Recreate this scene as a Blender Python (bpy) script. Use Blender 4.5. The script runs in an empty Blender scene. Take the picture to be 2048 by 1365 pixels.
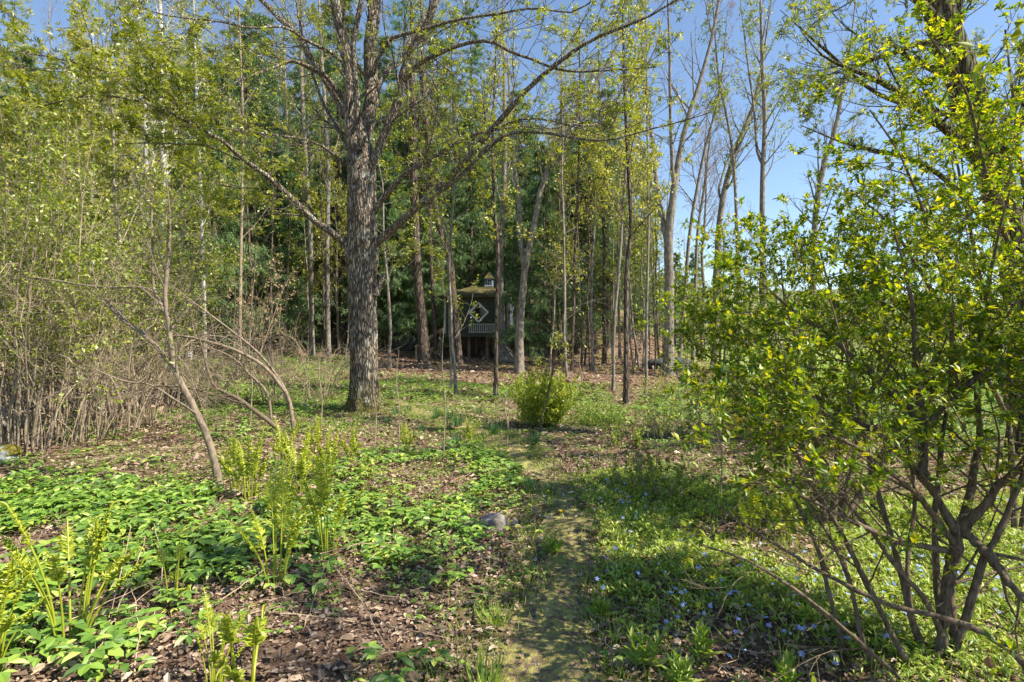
import bpy, math
import numpy as np

# ------------------------------------------------------------------ camera, light, exposure
C = bpy.context.scene
R_ = math.radians
F = 1138.0            # focal length in pixels of the 2048 px wide photograph (20 mm lens)
CAMZ = 1.6
cam = bpy.data.cameras.new("camera"); cam.lens = 20.0; cam.sensor_width = 36.0
cam.clip_start = 0.05; cam.clip_end = 3000
camo = bpy.data.objects.new("camera", cam); C.collection.objects.link(camo)
camo.location = (0, 0, CAMZ); camo.rotation_euler = (R_(90), 0, 0)
C.camera = camo
SUN_AZ, SUN_EL = 108.0, 50.0          # degrees clockwise from +Y (view direction), and above the horizon
w = bpy.data.worlds.new("World"); C.world = w; w.use_nodes = True
nt = w.node_tree; bg = nt.nodes["Background"]
sky = nt.nodes.new("ShaderNodeTexSky"); sky.sky_type = 'NISHITA'; sky.sun_disc = False
sky.sun_elevation = R_(SUN_EL); sky.sun_rotation = R_(SUN_AZ); sky.altitude = 300
sky.air_density = 1.0; sky.dust_density = 0.0; sky.ozone_density = 1.4
nt.links.new(sky.outputs[0], bg.inputs[0]); bg.inputs[1].default_value = 0.10
sl = bpy.data.lights.new("sun", 'SUN'); sl.energy = 5.0; sl.angle = R_(0.5); sl.color = (1.0, 0.90, 0.74)
so = bpy.data.objects.new("sun", sl); C.collection.objects.link(so)
so.rotation_euler = (R_(90 - SUN_EL), 0, R_(180 - SUN_AZ))
C.view_settings.view_transform = 'Standard'; C.view_settings.look = 'None'
C.view_settings.exposure = 1.12; C.view_settings.gamma = 1.0
C.render.engine = 'CYCLES'
C.cycles.max_bounces = 6; C.cycles.diffuse_bounces = 3; C.cycles.glossy_bounces = 2
C.cycles.transmission_bounces = 3; C.cycles.transparent_max_bounces = 4
C.cycles.use_denoising = True

# ------------------------------------------------------------------ materials
def new_mat(name):
    m = bpy.data.materials.new(name); m.use_nodes = True
    n = m.node_tree; n.nodes.clear()
    out = n.nodes.new("ShaderNodeOutputMaterial")
    return m, n, out
def L(n, a, b): n.links.new(a, b)
def ramp(n, fac, stops):
    r = n.nodes.new("ShaderNodeValToRGB"); e = r.color_ramp.elements
    while len(e) < len(stops): e.new(0.5)
    for i, (p, c) in enumerate(stops):
        e[i].position = p; e[i].color = (*c, 1)
    L(n, fac, r.inputs[0]); return r.outputs[0]
def coords(n, sc=(1, 1, 1), which="Object"):
    t = n.nodes.new("ShaderNodeTexCoord"); mp = n.nodes.new("ShaderNodeMapping")
    mp.inputs["Scale"].default_value = sc; L(n, t.outputs[which], mp.inputs[0]); return mp.outputs[0]
def noise(n, vec, scale, detail=4, rough=0.55, dist=0.0):
    t = n.nodes.new("ShaderNodeTexNoise"); t.inputs["Scale"].default_value = scale
    t.inputs["Detail"].default_value = detail; t.inputs["Roughness"].default_value = rough
    t.inputs["Distortion"].default_value = dist
    if vec is not None: L(n, vec, t.inputs["Vector"])
    return t.outputs["Fac"]
def mixc(n, fac, a, b, mode='MIX'):
    m = n.nodes.new("ShaderNodeMix"); m.data_type = 'RGBA'; m.blend_type = mode
    for s, v in ((m.inputs[0], fac), (m.inputs[6], a), (m.inputs[7], b)):
        if hasattr(v, "node"): L(n, v, s)
        else: s.default_value = (*v, 1) if isinstance(v, tuple) else v
    return m.outputs[2]
def bsdf(n, col, rough=0.9, spec=0.2, bump=None, bdist=0.02, bstr=1.0):
    p = n.nodes.new("ShaderNodeBsdfPrincipled")
    if hasattr(col, "node"): L(n, col, p.inputs["Base Color"])
    else: p.inputs["Base Color"].default_value = (*col, 1)
    p.inputs["Roughness"].default_value = rough
    p.inputs["Specular IOR Level"].default_value = spec
    if bump is not None:
        b = n.nodes.new("ShaderNodeBump"); b.inputs["Distance"].default_value = bdist
        b.inputs["Strength"].default_value = bstr
        L(n, bump, b.inputs["Height"]); L(n, b.outputs[0], p.inputs["Normal"])
    return p.outputs[0]

def leaf_mat(name, stops, trans=0.45, tint=(1.25, 1.3, 0.55), gloss=0.06, rough=0.45):
    """thin leaf: diffuse + light shining through, colour varies from leaf to leaf"""
    m, n, out = new_mat(name)
    g = n.nodes.new("ShaderNodeNewGeometry")
    c = ramp(n, g.outputs["Random Per Island"], stops)
    d = n.nodes.new("ShaderNodeBsdfDiffuse"); L(n, c, d.inputs[0])
    t = n.nodes.new("ShaderNodeBsdfTranslucent")
    L(n, mixc(n, 1.0, c, tint, 'MULTIPLY'), t.inputs[0])
    mx = n.nodes.new("ShaderNodeMixShader"); mx.inputs[0].default_value = trans
    L(n, d.outputs[0], mx.inputs[1]); L(n, t.outputs[0], mx.inputs[2])
    last = mx.outputs[0]
    if gloss > 0:
        gl = n.nodes.new("ShaderNodeBsdfGlossy"); gl.inputs["Roughness"].default_value = rough
        m2 = n.nodes.new("ShaderNodeMixShader"); m2.inputs[0].default_value = gloss
        L(n, last, m2.inputs[1]); L(n, gl.outputs[0], m2.inputs[2]); last = m2.outputs[0]
    L(n, last, out.inputs[0]); return m

def bark_mat(name, dark, mid, light, zs=0.16, scale=26, lichen=None, bd=0.03, spots=0.5, moss=None):
    m, n, out = new_mat(name)
    v = coords(n, (1, 1, zs))
    vo = n.nodes.new("ShaderNodeTexVoronoi"); vo.feature = 'DISTANCE_TO_EDGE'; vo.inputs["Scale"].default_value = scale
    dn = n.nodes.new("ShaderNodeTexNoise"); dn.inputs["Scale"].default_value = scale * 0.5
    L(n, v, dn.inputs["Vector"])
    add = n.nodes.new("ShaderNodeVectorMath"); add.operation = 'MULTIPLY_ADD'
    add.inputs[1].default_value = (0.09, 0.09, 0.09)
    L(n, dn.outputs["Color"], add.inputs[0]); L(n, v, add.inputs[2]); L(n, add.outputs[0], vo.inputs["Vector"])
    crack = ramp(n, vo.outputs["Distance"], [(0.0, (0, 0, 0)), (0.22, (1, 1, 1))])
    big = noise(n, coords(n, (1, 1, 0.5)), 5, 5, 0.7)
    base = ramp(n, big, [(0.3, mid), (0.68, light)])
    col = mixc(n, crack, dark, base)
    if lichen:
        lf = ramp(n, noise(n, coords(n), 3.2, 6, 0.75, 0.5), [(spots, (0, 0, 0)), (spots + 0.06, (1, 1, 1))])
        col = mixc(n, lf, col, mixc(n, crack, dark, lichen))
    if moss:                                             # moss growing over the root flare
        sp = n.nodes.new("ShaderNodeSeparateXYZ"); L(n, coords(n), sp.inputs[0])
        mr = n.nodes.new("ShaderNodeMapRange"); mr.inputs[1].default_value = 0.95; mr.inputs[2].default_value = 0.0; L(n, sp.outputs[2], mr.inputs[0])
        mm = n.nodes.new("ShaderNodeMath"); mm.operation = 'MULTIPLY'; L(n, mr.outputs[0], mm.inputs[0])
        L(n, ramp(n, noise(n, coords(n), 5.5, 6, .75), [(.40, (0, 0, 0)), (.52, (1, 1, 1))]), mm.inputs[1]); col = mixc(n, mm.outputs[0], col, moss)
        tn_ = ramp(n, noise(n, coords(n, (1, 1, .4)), 1.6, 4, .7), [(.35, (.55, .50, .45)), (.6, (1, 1, 1))]); col = mixc(n, 0.45, col, tn_, 'MULTIPLY')
    fine = noise(n, v, 90, 3)
    h = mixc(n, 0.3, crack, fine)
    L(n, bsdf(n, col, 0.95, 0.1, h, bd, 1.0), out.inputs[0]); return m

def smooth_bark(name, a, b, band=None, scale=14):
    m, n, out = new_mat(name)
    f = noise(n, coords(n, (1, 1, 0.35)), scale, 7, 0.8)
    col = ramp(n, f, [(0.38, a), (0.60, b)])
    if band:
        bf = ramp(n, noise(n, coords(n, (1, 1, 3.5)), 9, 4, 0.6, 0.4), [(0.56, (0, 0, 0)), (0.62, (1, 1, 1))])
        col = mixc(n, bf, col, band)
    L(n, bsdf(n, col, 0.9, 0.15, f, 0.012, 0.6), out.inputs[0]); return m

M = {}
M['maple_bark'] = bark_mat('maple_bark', (0.07, 0.055, 0.042), (0.30, 0.245, 0.19), (0.56, 0.49, 0.40),
                           lichen=(0.50, 0.53, 0.47), bd=0.06, spots=0.55, moss=(0.17, 0.16, 0.04))
M['mossy_bark'] = bark_mat('mossy_bark', (0.03, 0.026, 0.018), (0.11, 0.10, 0.06), (0.22, 0.20, 0.13),
                           lichen=(0.16, 0.17, 0.06), bd=0.035, scale=18, spots=0.52)
M['dark_bark'] = bark_mat('dark_bark', (0.03, 0.023, 0.018), (0.13, 0.10, 0.08), (0.26, 0.21, 0.17), scale=18, bd=0.03)
M['grey_bark'] = smooth_bark('grey_bark', (0.07, 0.06, 0.048), (0.34, 0.30, 0.25))
M['tan_bark'] = smooth_bark('tan_bark', (0.14, 0.105, 0.07), (0.40, 0.33, 0.24), scale=20)
M['sapling_bark'] = smooth_bark('sapling_bark', (0.11, 0.085, 0.06), (0.30, 0.24, 0.18), scale=24)
M['birch_bark'] = smooth_bark('birch_bark', (0.36, 0.35, 0.33), (0.60, 0.58, 0.55), band=(0.08, 0.07, 0.06))
M['shrub_bark'] = smooth_bark('shrub_bark', (0.06, 0.045, 0.03), (0.21, 0.165, 0.115), scale=40)
M['maple_leaf'] = leaf_mat('maple_leaf', [(0, (0.10, 0.14, 0.010)), (0.6, (0.28, 0.33, 0.02)), (1, (0.46, 0.44, 0.03))], 0.5)
M['yellow_leaf'] = leaf_mat('yellow_leaf', [(0, (0.16, 0.19, 0.02)), (0.6, (0.42, 0.42, 0.06)), (1, (0.58, 0.53, 0.10))], 0.45)
M['green_leaf'] = leaf_mat('green_leaf', [(0, (0.07, 0.12, 0.012)), (0.6, (0.28, 0.35, 0.035)), (1, (0.46, 0.49, 0.07))], 0.45)
M['shrub_leaf'] = leaf_mat('shrub_leaf', [(0, (0.06, 0.15, 0.006)), (0.4, (0.15, 0.28, 0.010)), (0.75, (0.31, 0.42, 0.014)), (1, (0.54, 0.56, 0.03))], 0.56,
                           tint=(1.6, 1.3, 0.4), gloss=0.05, rough=0.45)
M['needle'] = leaf_mat('needle', [(0, (0.045, 0.10, 0.035)), (0.6, (0.15, 0.26, 0.10)), (1, (0.32, 0.46, 0.20))], 0.2, gloss=0.03)
M['pine_needle'] = leaf_mat('pine_needle', [(0, (0.12, 0.23, 0.10)), (1, (0.24, 0.38, 0.19))], 0.25, gloss=0.03)
M['red_bud'] = leaf_mat('red_bud', [(0, (0.30, 0.13, 0.08)), (1, (0.42, 0.24, 0.14))], 0.3, gloss=0)
M['cover_leaf'] = leaf_mat('cover_leaf', [(0, (0.07, 0.15, 0.02)), (0.35, (0.13, 0.26, 0.03)), (0.8, (0.25, 0.41, 0.05)), (1, (0.45, 0.52, 0.11))], 0.35,
                           gloss=0.07, rough=0.5)
M['fern'] = leaf_mat('fern', [(0, (0.24, 0.32, 0.02)), (.5, (0.42, 0.48, 0.03)), (1, (0.62, 0.64, 0.08))], 0.45, tint=(1.15, 1.2, 0.5))
M['periwinkle_leaf'] = leaf_mat('periwinkle_leaf', [(0, (0.13, 0.23, 0.02)), (0.5, (0.33, 0.45, 0.05)), (1, (0.58, 0.62, 0.13))], 0.4,
                                gloss=0.05, rough=0.5)
M['flower'] = leaf_mat('flower', [(0, (0.28, 0.32, 0.85)), (0.5, (0.36, 0.52, 0.95)), (1, (0.62, 0.68, 1.0))], 0.3, tint=(1, 1, 1), gloss=0)
M['yellow_flower'] = leaf_mat('yellow_flower', [(0, (0.62, 0.50, 0.03)), (1, (0.85, 0.66, 0.05))], 0.3, tint=(1, 1, .6), gloss=0)
M['litter'] = leaf_mat('litter', [(0, (0.09, 0.06, 0.04)), (0.5, (0.24, 0.17, 0.12)), (0.85, (0.40, 0.30, 0.22)), (1, (0.56, 0.46, 0.36))], 0.15,
                       tint=(1.2, 0.9, 0.6), gloss=0.03, rough=0.6)
M['dead_stem'] = smooth_bark('dead_stem', (0.28, 0.19, 0.12), (0.52, 0.40, 0.28), scale=30)
M['grass'] = leaf_mat('grass', [(0, (0.15, 0.26, 0.03)), (0.7, (0.30, 0.42, 0.06)), (1, (0.50, 0.52, 0.16))], 0.4, gloss=0.05)
M['dark_grass'] = leaf_mat('dark_grass', [(0, (0.03, 0.12, 0.03)), (1, (0.08, 0.22, 0.06))], 0.3, gloss=0.06)
M['moss_tuft'] = leaf_mat('moss_tuft', [(0, (0.17, 0.16, 0.025)), (0.6, (0.33, 0.30, 0.05)), (1, (0.48, 0.42, 0.12))], 0.25, gloss=0)
M['fluff'] = leaf_mat('fluff', [(0, (0.40, 0.30, 0.22)), (1, (0.58, 0.44, 0.33))], 0.3, gloss=0)

def ground_mat():
    m, n, out = new_mat('ground')
    v = coords(n)
    f1 = noise(n, v, 9, 6, 0.75); f2 = noise(n, v, 0.5, 4, 0.6)
    brown = ramp(n, f1, [(0.3, (0.08, 0.05, 0.035)), (0.5, (0.22, 0.14, 0.10)), (0.72, (0.40, 0.28, 0.20))])
    green = ramp(n, f1, [(0.3, (0.08, 0.10, 0.02)), (0.7, (0.23, 0.27, 0.06))])
    mask = ramp(n, f2, [(0.48, (0, 0, 0)), (0.62, (0.8, 0.8, 0.8))])
    col = mixc(n, mask, brown, green)
    sep = n.nodes.new("ShaderNodeSeparateXYZ"); L(n, v, sep.inputs[0])
    # open meadow on the right, beyond the wood
    mr = n.nodes.new("ShaderNodeMapRange"); mr.inputs[1].default_value = 9; mr.inputs[2].default_value = 15
    L(n, sep.outputs[0], mr.inputs[0])
    mr2 = n.nodes.new("ShaderNodeMapRange"); mr2.inputs[1].default_value = 12; mr2.inputs[2].default_value = 20
    L(n, sep.outputs[1], mr2.inputs[0])
    mu = n.nodes.new("ShaderNodeMath"); mu.operation = 'MULTIPLY'; L(n, mr.outputs[0], mu.inputs[0]); L(n, mr2.outputs[0], mu.inputs[1])
    meadow = ramp(n, f1, [(0.3, (0.15, 0.24, 0.04)), (0.7, (0.28, 0.36, 0.08))])
    col = mixc(n, mu.outputs[0], col, meadow)
    h = noise(n, v, 28, 5, 0.8)
    L(n, bsdf(n, col, 0.95, 0.1, h, 0.05, 1.0), out.inputs[0]); return m
M['ground'] = ground_mat()
def simple(name, stops, scale=8, rough=0.85, bd=0.01, sc=(1, 1, 1), spec=0.2):
    m, n, out = new_mat(name)
    f = noise(n, coords(n, sc), scale, 6, 0.7)
    L(n, bsdf(n, ramp(n, f, stops), rough, spec, f, bd), out.inputs[0]); return m
M['path'] = simple('path', [(0.34, (0.09, 0.065, 0.045)), (0.45, (0.25, 0.19, 0.12)), (0.51, (0.29, 0.27, 0.085)), (0.60, (0.42, 0.375, 0.13)), (0.70, (0.54, 0.45, 0.32))], 13, 0.95, 0.08)
M['rock'] = simple('rock', [(0.3, (0.15, 0.13, 0.11)), (0.6, (0.33, 0.30, 0.26)), (0.8, (0.5, 0.47, 0.42))], 9, 0.9, 0.03)
M['pale_rock'] = simple('pale_rock', [(0.3, (0.10, 0.12, 0.11)), (0.7, (0.27, 0.30, 0.28))], 7, 0.9, 0.03)
M['dark_rock'] = simple('dark_rock', [(0.35, (0.025, 0.03, 0.027)), (0.65, (0.10, 0.12, 0.11))], 4, 0.9, 0.06)
M['moss'] = simple('moss', [(0.3, (0.08, 0.075, 0.015)), (0.7, (0.22, 0.19, 0.035))], 22, 0.95, 0.03)
M['far_wood'] = simple('far_wood', [(0.3, (0.07, 0.10, 0.05)), (0.5, (0.16, 0.19, 0.09)), (0.7, (0.26, 0.25, 0.15))], 0.12, 1.0, 2.0)
M['siding'] = simple('siding', [(0.3, (0.035, 0.042, 0.028)), (0.7, (0.075, 0.088, 0.062))], 4, 0.8, 0.004, (1, 1, 6))
M['roofing'] = simple('roofing', [(0.3, (0.04, 0.038, 0.018)), (0.55, (0.10, 0.085, 0.035)), (0.75, (0.20, 0.15, 0.07))], 5, 0.95, 0.02)
M['trim'] = simple('trim', [(0.3, (0.52, 0.54, 0.48)), (0.7, (0.72, 0.74, 0.68))], 6, 0.7, 0.003)
M['old_trim'] = simple('old_trim', [(0.3, (0.24, 0.24, 0.19)), (0.7, (0.42, 0.42, 0.35))], 6, 0.8, 0.003)
M['blue_trim'] = simple('blue_trim', [(0.3, (0.13, 0.17, 0.30)), (0.7, (0.20, 0.25, 0.40))], 6, 0.6, 0.003)
M['old_wood'] = simple('old_wood', [(0.3, (0.11, 0.085, 0.055)), (0.7, (0.27, 0.21, 0.14))], 12, 0.9, 0.006, (1, 1, .2))
M['deck_wood'] = simple('deck_wood', [(0.3, (0.28, 0.2, 0.12)), (0.7, (0.45, 0.35, 0.22))], 12, 0.9, 0.006)
M['white_paint'] = simple('white_paint', [(0.3, (0.66, 0.66, 0.66)), (0.7, (0.84, 0.84, 0.84))], 8, 0.6, 0.003)
def glass_mat():
    m, n, out = new_mat('dark_glass')
    L(n, bsdf(n, (0.012, 0.014, 0.016), 0.08, 0.6), out.inputs[0]); return m
M['glass'] = glass_mat()

# ------------------------------------------------------------------ mesh helpers
class MB:
    def __init__(s): s.v = []; s.f = []; s.n = 0
    def add(s, V, faces, mi=0, smooth=False):
        V = np.asarray(V, dtype=np.float32).reshape(-1, 3)
        for f in (faces if isinstance(faces, list) else [faces]):
            s.f.append((np.asarray(f, dtype=np.int64) + s.n, mi, smooth))
        s.v.append(V); s.n += len(V)
    def box(s, c, d, rz=0.0, mi=0, rx=0.0, ry=0.0):
        x, y, z = (q / 2 for q in d)
        V = np.array([[-x, -y, -z], [x, -y, -z], [x, y, -z], [-x, y, -z], [-x, -y, z], [x, -y, z], [x, y, z], [-x, y, z]], dtype=float)
        for a, ax in ((rx, 0), (ry, 1), (rz, 2)):
            if a:
                co, si = math.cos(a), math.sin(a); i, j = [(1, 2), (2, 0), (0, 1)][ax]
                V2 = V.copy(); V2[:, i] = co * V[:, i] - si * V[:, j]; V2[:, j] = si * V[:, i] + co * V[:, j]; V = V2
        s.add(V + np.array(c), [np.array([[0, 3, 2, 1], [4, 5, 6, 7], [0, 1, 5, 4], [1, 2, 6, 5], [2, 3, 7, 6], [3, 0, 4, 7]])], mi)
    def tubes(s, P, Rd, sides=5, mi=0, smooth=True, flare=None):
        P = np.asarray(P, float); Rd = np.asarray(Rd, float)
        if P.ndim == 2: P = P[None]; Rd = Rd[None]
        B, N, _ = P.shape
        if B == 0: return
        T = np.gradient(P, axis=1); T /= np.linalg.norm(T, axis=2, keepdims=True) + 1e-9
        mt = T.mean(axis=1); a = np.where(np.abs(mt[:, 2:3]) < 0.75, np.array([[0, 0, 1.0]]), np.array([[1.0, 0, 0]]))
        S = np.cross(T, a[:, None, :]); S /= np.linalg.norm(S, axis=2, keepdims=True) + 1e-9
        U = np.cross(S, T)
        th = np.arange(sides) * 2 * math.pi / sides
        rr = Rd[:, :, None, None]
        if flare is not None: rr = rr * flare(N, th)[None, :, :, None]
        V = P[:, :, None, :] + rr * (np.cos(th)[None, None, :, None] * S[:, :, None, :] + np.sin(th)[None, None, :, None] * U[:, :, None, :])
        i = (np.arange(B)[:, None, None] * N + np.arange(N - 1)[None, :, None]) * sides
        k = np.arange(sides)[None, None, :]; k2 = (k + 1) % sides
        q = np.stack([i + k, i + k2, i + sides + k2, i + sides + k], axis=-1).reshape(-1, 4)
        s.add(V, q, mi, smooth)
    def inst(s, T, faces, pos, fwd, nrm, scale, mi=0):
        """instances of a small template (columns: side, forward, up)"""
        pos = np.asarray(pos, float); Mn = len(pos)
        if Mn == 0: return
        f = fwd / (np.linalg.norm(fwd, axis=1, keepdims=True) + 1e-9)
        sd = np.cross(f, nrm); sd /= np.linalg.norm(sd, axis=1, keepdims=True) + 1e-9
        u = np.cross(sd, f)
        sc = np.broadcast_to(np.asarray(scale, float), (Mn,))[:, None, None]
        V = pos[:, None, :] + sc * (T[None, :, 0:1] * sd[:, None] + T[None, :, 1:2] * f[:, None] + T[None, :, 2:3] * u[:, None])
        k = len(T); fs = []
        for fa in faces:
            fa = np.asarray(fa); fs.append((np.arange(Mn)[:, None, None] * k + fa[None]).reshape(-1, fa.shape[1]))
        s.add(V, fs, mi, False)
    def build(s, name, mats, parent=None, loc=None):
        me = bpy.data.meshes.new(name)
        V = np.concatenate(s.v) if s.v else np.zeros((0, 3), np.float32)
        me.vertices.add(len(V)); me.vertices.foreach_set("co", V.astype(np.float32).ravel())
        lv = np.concatenate([f.ravel() for f, _, _ in s.f]); tot = np.concatenate([np.full(len(f), f.shape[1]) for f, _, _ in s.f])
        mi = np.concatenate([np.full(len(f), m_) for f, m_, _ in s.f]); sm = np.concatenate([np.full(len(f), k_) for f, _, k_ in s.f])
        st = np.concatenate([[0], np.cumsum(tot)[:-1]])
        me.loops.add(len(lv)); me.loops.foreach_set("vertex_index", lv.astype(np.int32))
        me.polygons.add(len(tot)); me.polygons.foreach_set("loop_start", st.astype(np.int32))
        try: me.polygons.foreach_set("loop_total", tot.astype(np.int32))
        except Exception: pass
        me.polygons.foreach_set("material_index", mi.astype(np.int32)); me.polygons.foreach_set("use_smooth", sm.astype(bool))
        for mt in (mats if isinstance(mats, list) else [mats]): me.materials.append(mt)
        me.update(calc_edges=True)
        o = bpy.data.objects.new(name, me); C.collection.objects.link(o)
        if parent is not None: o.parent = parent
        if loc is not None: o.location = loc
        return o

def thing(name, label, cat, loc=(0, 0, 0), rz=0.0, group=None, scale=1.0):
    o = bpy.data.objects.new(name, None); C.collection.objects.link(o)
    o.empty_display_size = 0.2
    o.location = loc; o.rotation_euler = (0, 0, rz); o.scale = (scale,) * 3
    o['label'] = label; o['category'] = cat
    if group: o['group'] = group
    return o
def tag(o, label=None, cat=None, group=None, kind=None):
    if label: o['label'] = label
    if cat: o['category'] = cat
    if group: o['group'] = group
    if kind: o['kind'] = kind
    return o
def copy_thing(src, loc, rz=0.0, scale=1.0, label=None, group=None, tilt=(0, 0)):
    r = src.copy(); C.collection.objects.link(r); r.location = loc
    r.rotation_euler = (tilt[0], tilt[1], rz); r.scale = (scale,) * 3 if not hasattr(scale, '__len__') else scale
    if label: r['label'] = label
    if group: r['group'] = group
    for ch in list(src.children):
        c = ch.copy(); C.collection.objects.link(c); c.parent = r
        for g in list(ch.children):
            d = g.copy(); C.collection.objects.link(d); d.parent = c
    return r

# ------------------------------------------------------------------ terrain
def sstep(a, b, x):
    t = np.clip((x - a) / (b - a), 0, 1); return t * t * (3 - 2 * t)
def pos_(x): return np.maximum(x, 0)
def h(x, y):
    x = np.asarray(x, float); y = np.asarray(y, float)
    yc = np.minimum(y, 130)
    m_ = 1 - sstep(4, 14, x - 0.12 * (yc - 20))
    hill = 0.055 * pos_(yc - 15) + 0.16 * pos_(yc - 29)
    hill = hill + 0.16 * pos_(yc - 34) * sstep(-4, -20, x)
    z = hill * m_ + (1 - m_) * (-0.022 * np.clip(y - 10, 0, 70))
    z = z + 0.035 * pos_(-x - 7) * sstep(3, 12, y)
    z = z + 0.030 * np.sin(1.7 * x + 0.6) * np.cos(1.3 * y) + 0.018 * np.sin(4.1 * x + 2.2 * y) + 0.012 * np.sin(7.3 * y - 3.1 * x + 1)
    return z
def ground_pt(px, py):
    """where the line of sight through a photo pixel meets the ground"""
    d = np.linspace(1.5, 90, 6000); x = (px - 1024) / F * d; z = CAMZ + (682.5 - py) / F * d
    k = np.argmax(h(x, d) >= z)
    if h(x[k], d[k]) < z[k]: k = len(d) - 1
    return np.array([x[k], d[k], h(x[k], d[k])])
def W(px, py, d): return np.array([(px - 1024) / F * d, d, CAMZ + (682.5 - py) / F * d])

def vnoise(x, y, s, seed=0):
    r = np.random.default_rng(seed); v = 0
    for _ in range(7):
        a = r.uniform(0, 6.28); k = s * r.uniform(0.6, 1.9); v = v + np.sin(k * (math.cos(a) * x + math.sin(a) * y) + r.uniform(0, 6.28))
    return v / 7 * 1.6

def sheet(xs, ys, fz, name, m, kind='structure'):
    X, Y = np.meshgrid(xs, ys); Z = fz(X, Y); nx = len(xs)
    V = np.stack([X, Y, Z], -1).reshape(-1, 3)
    i = (np.arange(len(ys) - 1)[:, None] * nx + np.arange(nx - 1)[None]).reshape(-1)
    b = MB(); b.add(V, np.stack([i, i + 1, i + nx + 1, i + nx], -1), 0, True)
    o = b.build(name, m); o['kind'] = kind; return o
u = np.linspace(-1, 1, 420); xs = np.sinh(u * 5.6) / np.sinh(5.6) * 900
u = np.linspace(0, 1, 460); ys = np.sinh(u * 5.6) / np.sinh(5.6) * 1200 - 1.0
ys = np.concatenate([np.array([-300, -60, -20, -8, -3]), ys])
sheet(xs, ys, h, 'ground', M['ground'])

# far wooded hills beyond the meadow
def fh(X, Y):
    r = sstep(230, 420, Y)
    prof = 42 + 9 * np.sin(X / 83.0 + 1) + 5 * np.sin(X / 31.0) + 2 * np.sin(X / 9.0 + Y / 13)
    fine = 2.2 * vnoise(X, Y, 0.35, 5) + 1.5 * vnoise(X, Y, 0.9, 6)
    return -4 + r * (prof + fine)
sheet(np.linspace(-100, 700, 400), np.linspace(225, 440, 90), fh, 'hills', M['far_wood'])

# the footpath: a trodden mossy strip lying on the ground
PATH_PX = [(1076, 1500), (1082, 1365), (1102, 1250), (1132, 1150), (1140, 1060), (1112, 985), (1045, 922), (1000, 885), (955, 862), (880, 838), (815, 812), (790, 800)]
PP = np.array([ground_pt(*p)[:2] for p in PATH_PX]); PP = np.vstack([[PP[0, 0] - 0.1, 0.5], PP])
def catmull(P, n):
    P = np.asarray(P, float); K = len(P)
    if K == 2: t = np.linspace(0, 1, n)[:, None]; return P[0] * (1 - t) + P[1] * t
    Q = np.vstack([2 * P[0] - P[1], P, 2 * P[-1] - P[-2]])
    seg = np.linalg.norm(np.diff(P, axis=0), axis=1); cum = np.concatenate([[0], np.cumsum(seg)]); s = np.linspace(0, cum[-1], n)
    i = np.clip(np.searchsorted(cum, s, side='right') - 1, 0, K - 2); t = ((s - cum[i]) / (seg[i] + 1e-9))[:, None]
    a, b, c, d = Q[i], Q[i + 1], Q[i + 2], Q[i + 3]
    return 0.5 * (2 * b + (c - a) * t + (2 * a - 5 * b + 4 * c - d) * t ** 2 + (3 * b - a - 3 * c + d) * t ** 3)
PC = catmull(PP, 160)
def path_halfwidth(y): return 0.22 + 0.04 * np.sin(3.1 * y) + 0.035 * np.sin(7.7 * y + 1) + 0.18 * sstep(4, 2.2, y)
def path_dist(x, y):
    d = np.full(np.shape(x), 99.0)
    for p in PC[::2]: d = np.minimum(d, np.hypot(x - p[0], y - p[1]))
    return d
tn = np.gradient(PC, axis=0); tn /= np.linalg.norm(tn, axis=1, keepdims=True); nr = np.stack([tn[:, 1], -tn[:, 0]], 1)
K = 15; off = np.linspace(-1, 1, K); rp = np.random.default_rng(3)
hw = path_halfwidth(PC[:, 1])[:, None] * (1 + 0.22 * rp.standard_normal((160, 1)))
XY = PC[:, None, :] + nr[:, None, :] * (hw * off[None])[:, :, None]
Zp = h(XY[..., 0], XY[..., 1]) + 0.014 - 0.03 * np.abs(off)[None] ** 4 + 0.008 * vnoise(XY[..., 0], XY[..., 1], 14, 2)
i = (np.arange(159)[:, None] * K + np.arange(K - 1)[None]).reshape(-1)
b = MB(); b.add(np.dstack([XY, Zp]), np.stack([i, i + 1, i + K + 1, i + K], -1), 0, True)
tag(b.build('path', M['path']), kind='structure')

# ------------------------------------------------------------------ leaf templates
LEAF2 = (np.array([[0, 0, 0], [0, .5, -.06], [0, 1, -.03], [-.24, .45, .04], [.24, .45, .04]]), [[[0, 4, 2, 1], [0, 1, 2, 3]]])
QUAD = (np.array([[0, 0, 0], [.26, .5, .03], [0, 1, -.04], [-.26, .5, .03]]), [[[0, 1, 2, 3]]])
WIDE = (np.array([[0, 0, 0], [.32, .35, .05], [.2, .75, .02], [0, 1, -.06], [-.2, .75, .02], [-.32, .35, .05]]), [[[0, 1, 2, 3], [0, 3, 4, 5]]])
MAPLE = (np.array([[0, 0, 0], [.13, .45, .02], [0, 1, -.08], [-.13, .45, .02],
                   [.36, .22, .0], [.62, .62, -.08], [.22, .42, .02], [-.22, .42, .02], [-.62, .62, -.08], [-.36, .22, .0]]),
         [[[0, 1, 2, 3], [0, 4, 5, 6], [0, 7, 8, 9]]])
NEEDLE = (np.array([[0, 0, 0], [.048, .3, .0], [0, 1, -.10], [-.048, .3, .0]]), [[[0, 1, 2, 3]]])
BLADE = (np.array([[-.03, 0, 0], [.03, 0, 0], [.022, .6, .05], [-.022, .6, .05], [0, 1, .0]]), [[[0, 1, 2, 3]], [[3, 2, 4]]])
CURL = (np.array([[0, 0, 0], [.3, .25, .16], [.24, .7, .10], [0, 1, -.05], [-.26, .72, .14], [-.3, .28, .05], [0, .5, -.03]]),
        [[[0, 1, 2, 6], [6, 2, 3, 4], [0, 6, 4, 5]]])

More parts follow.
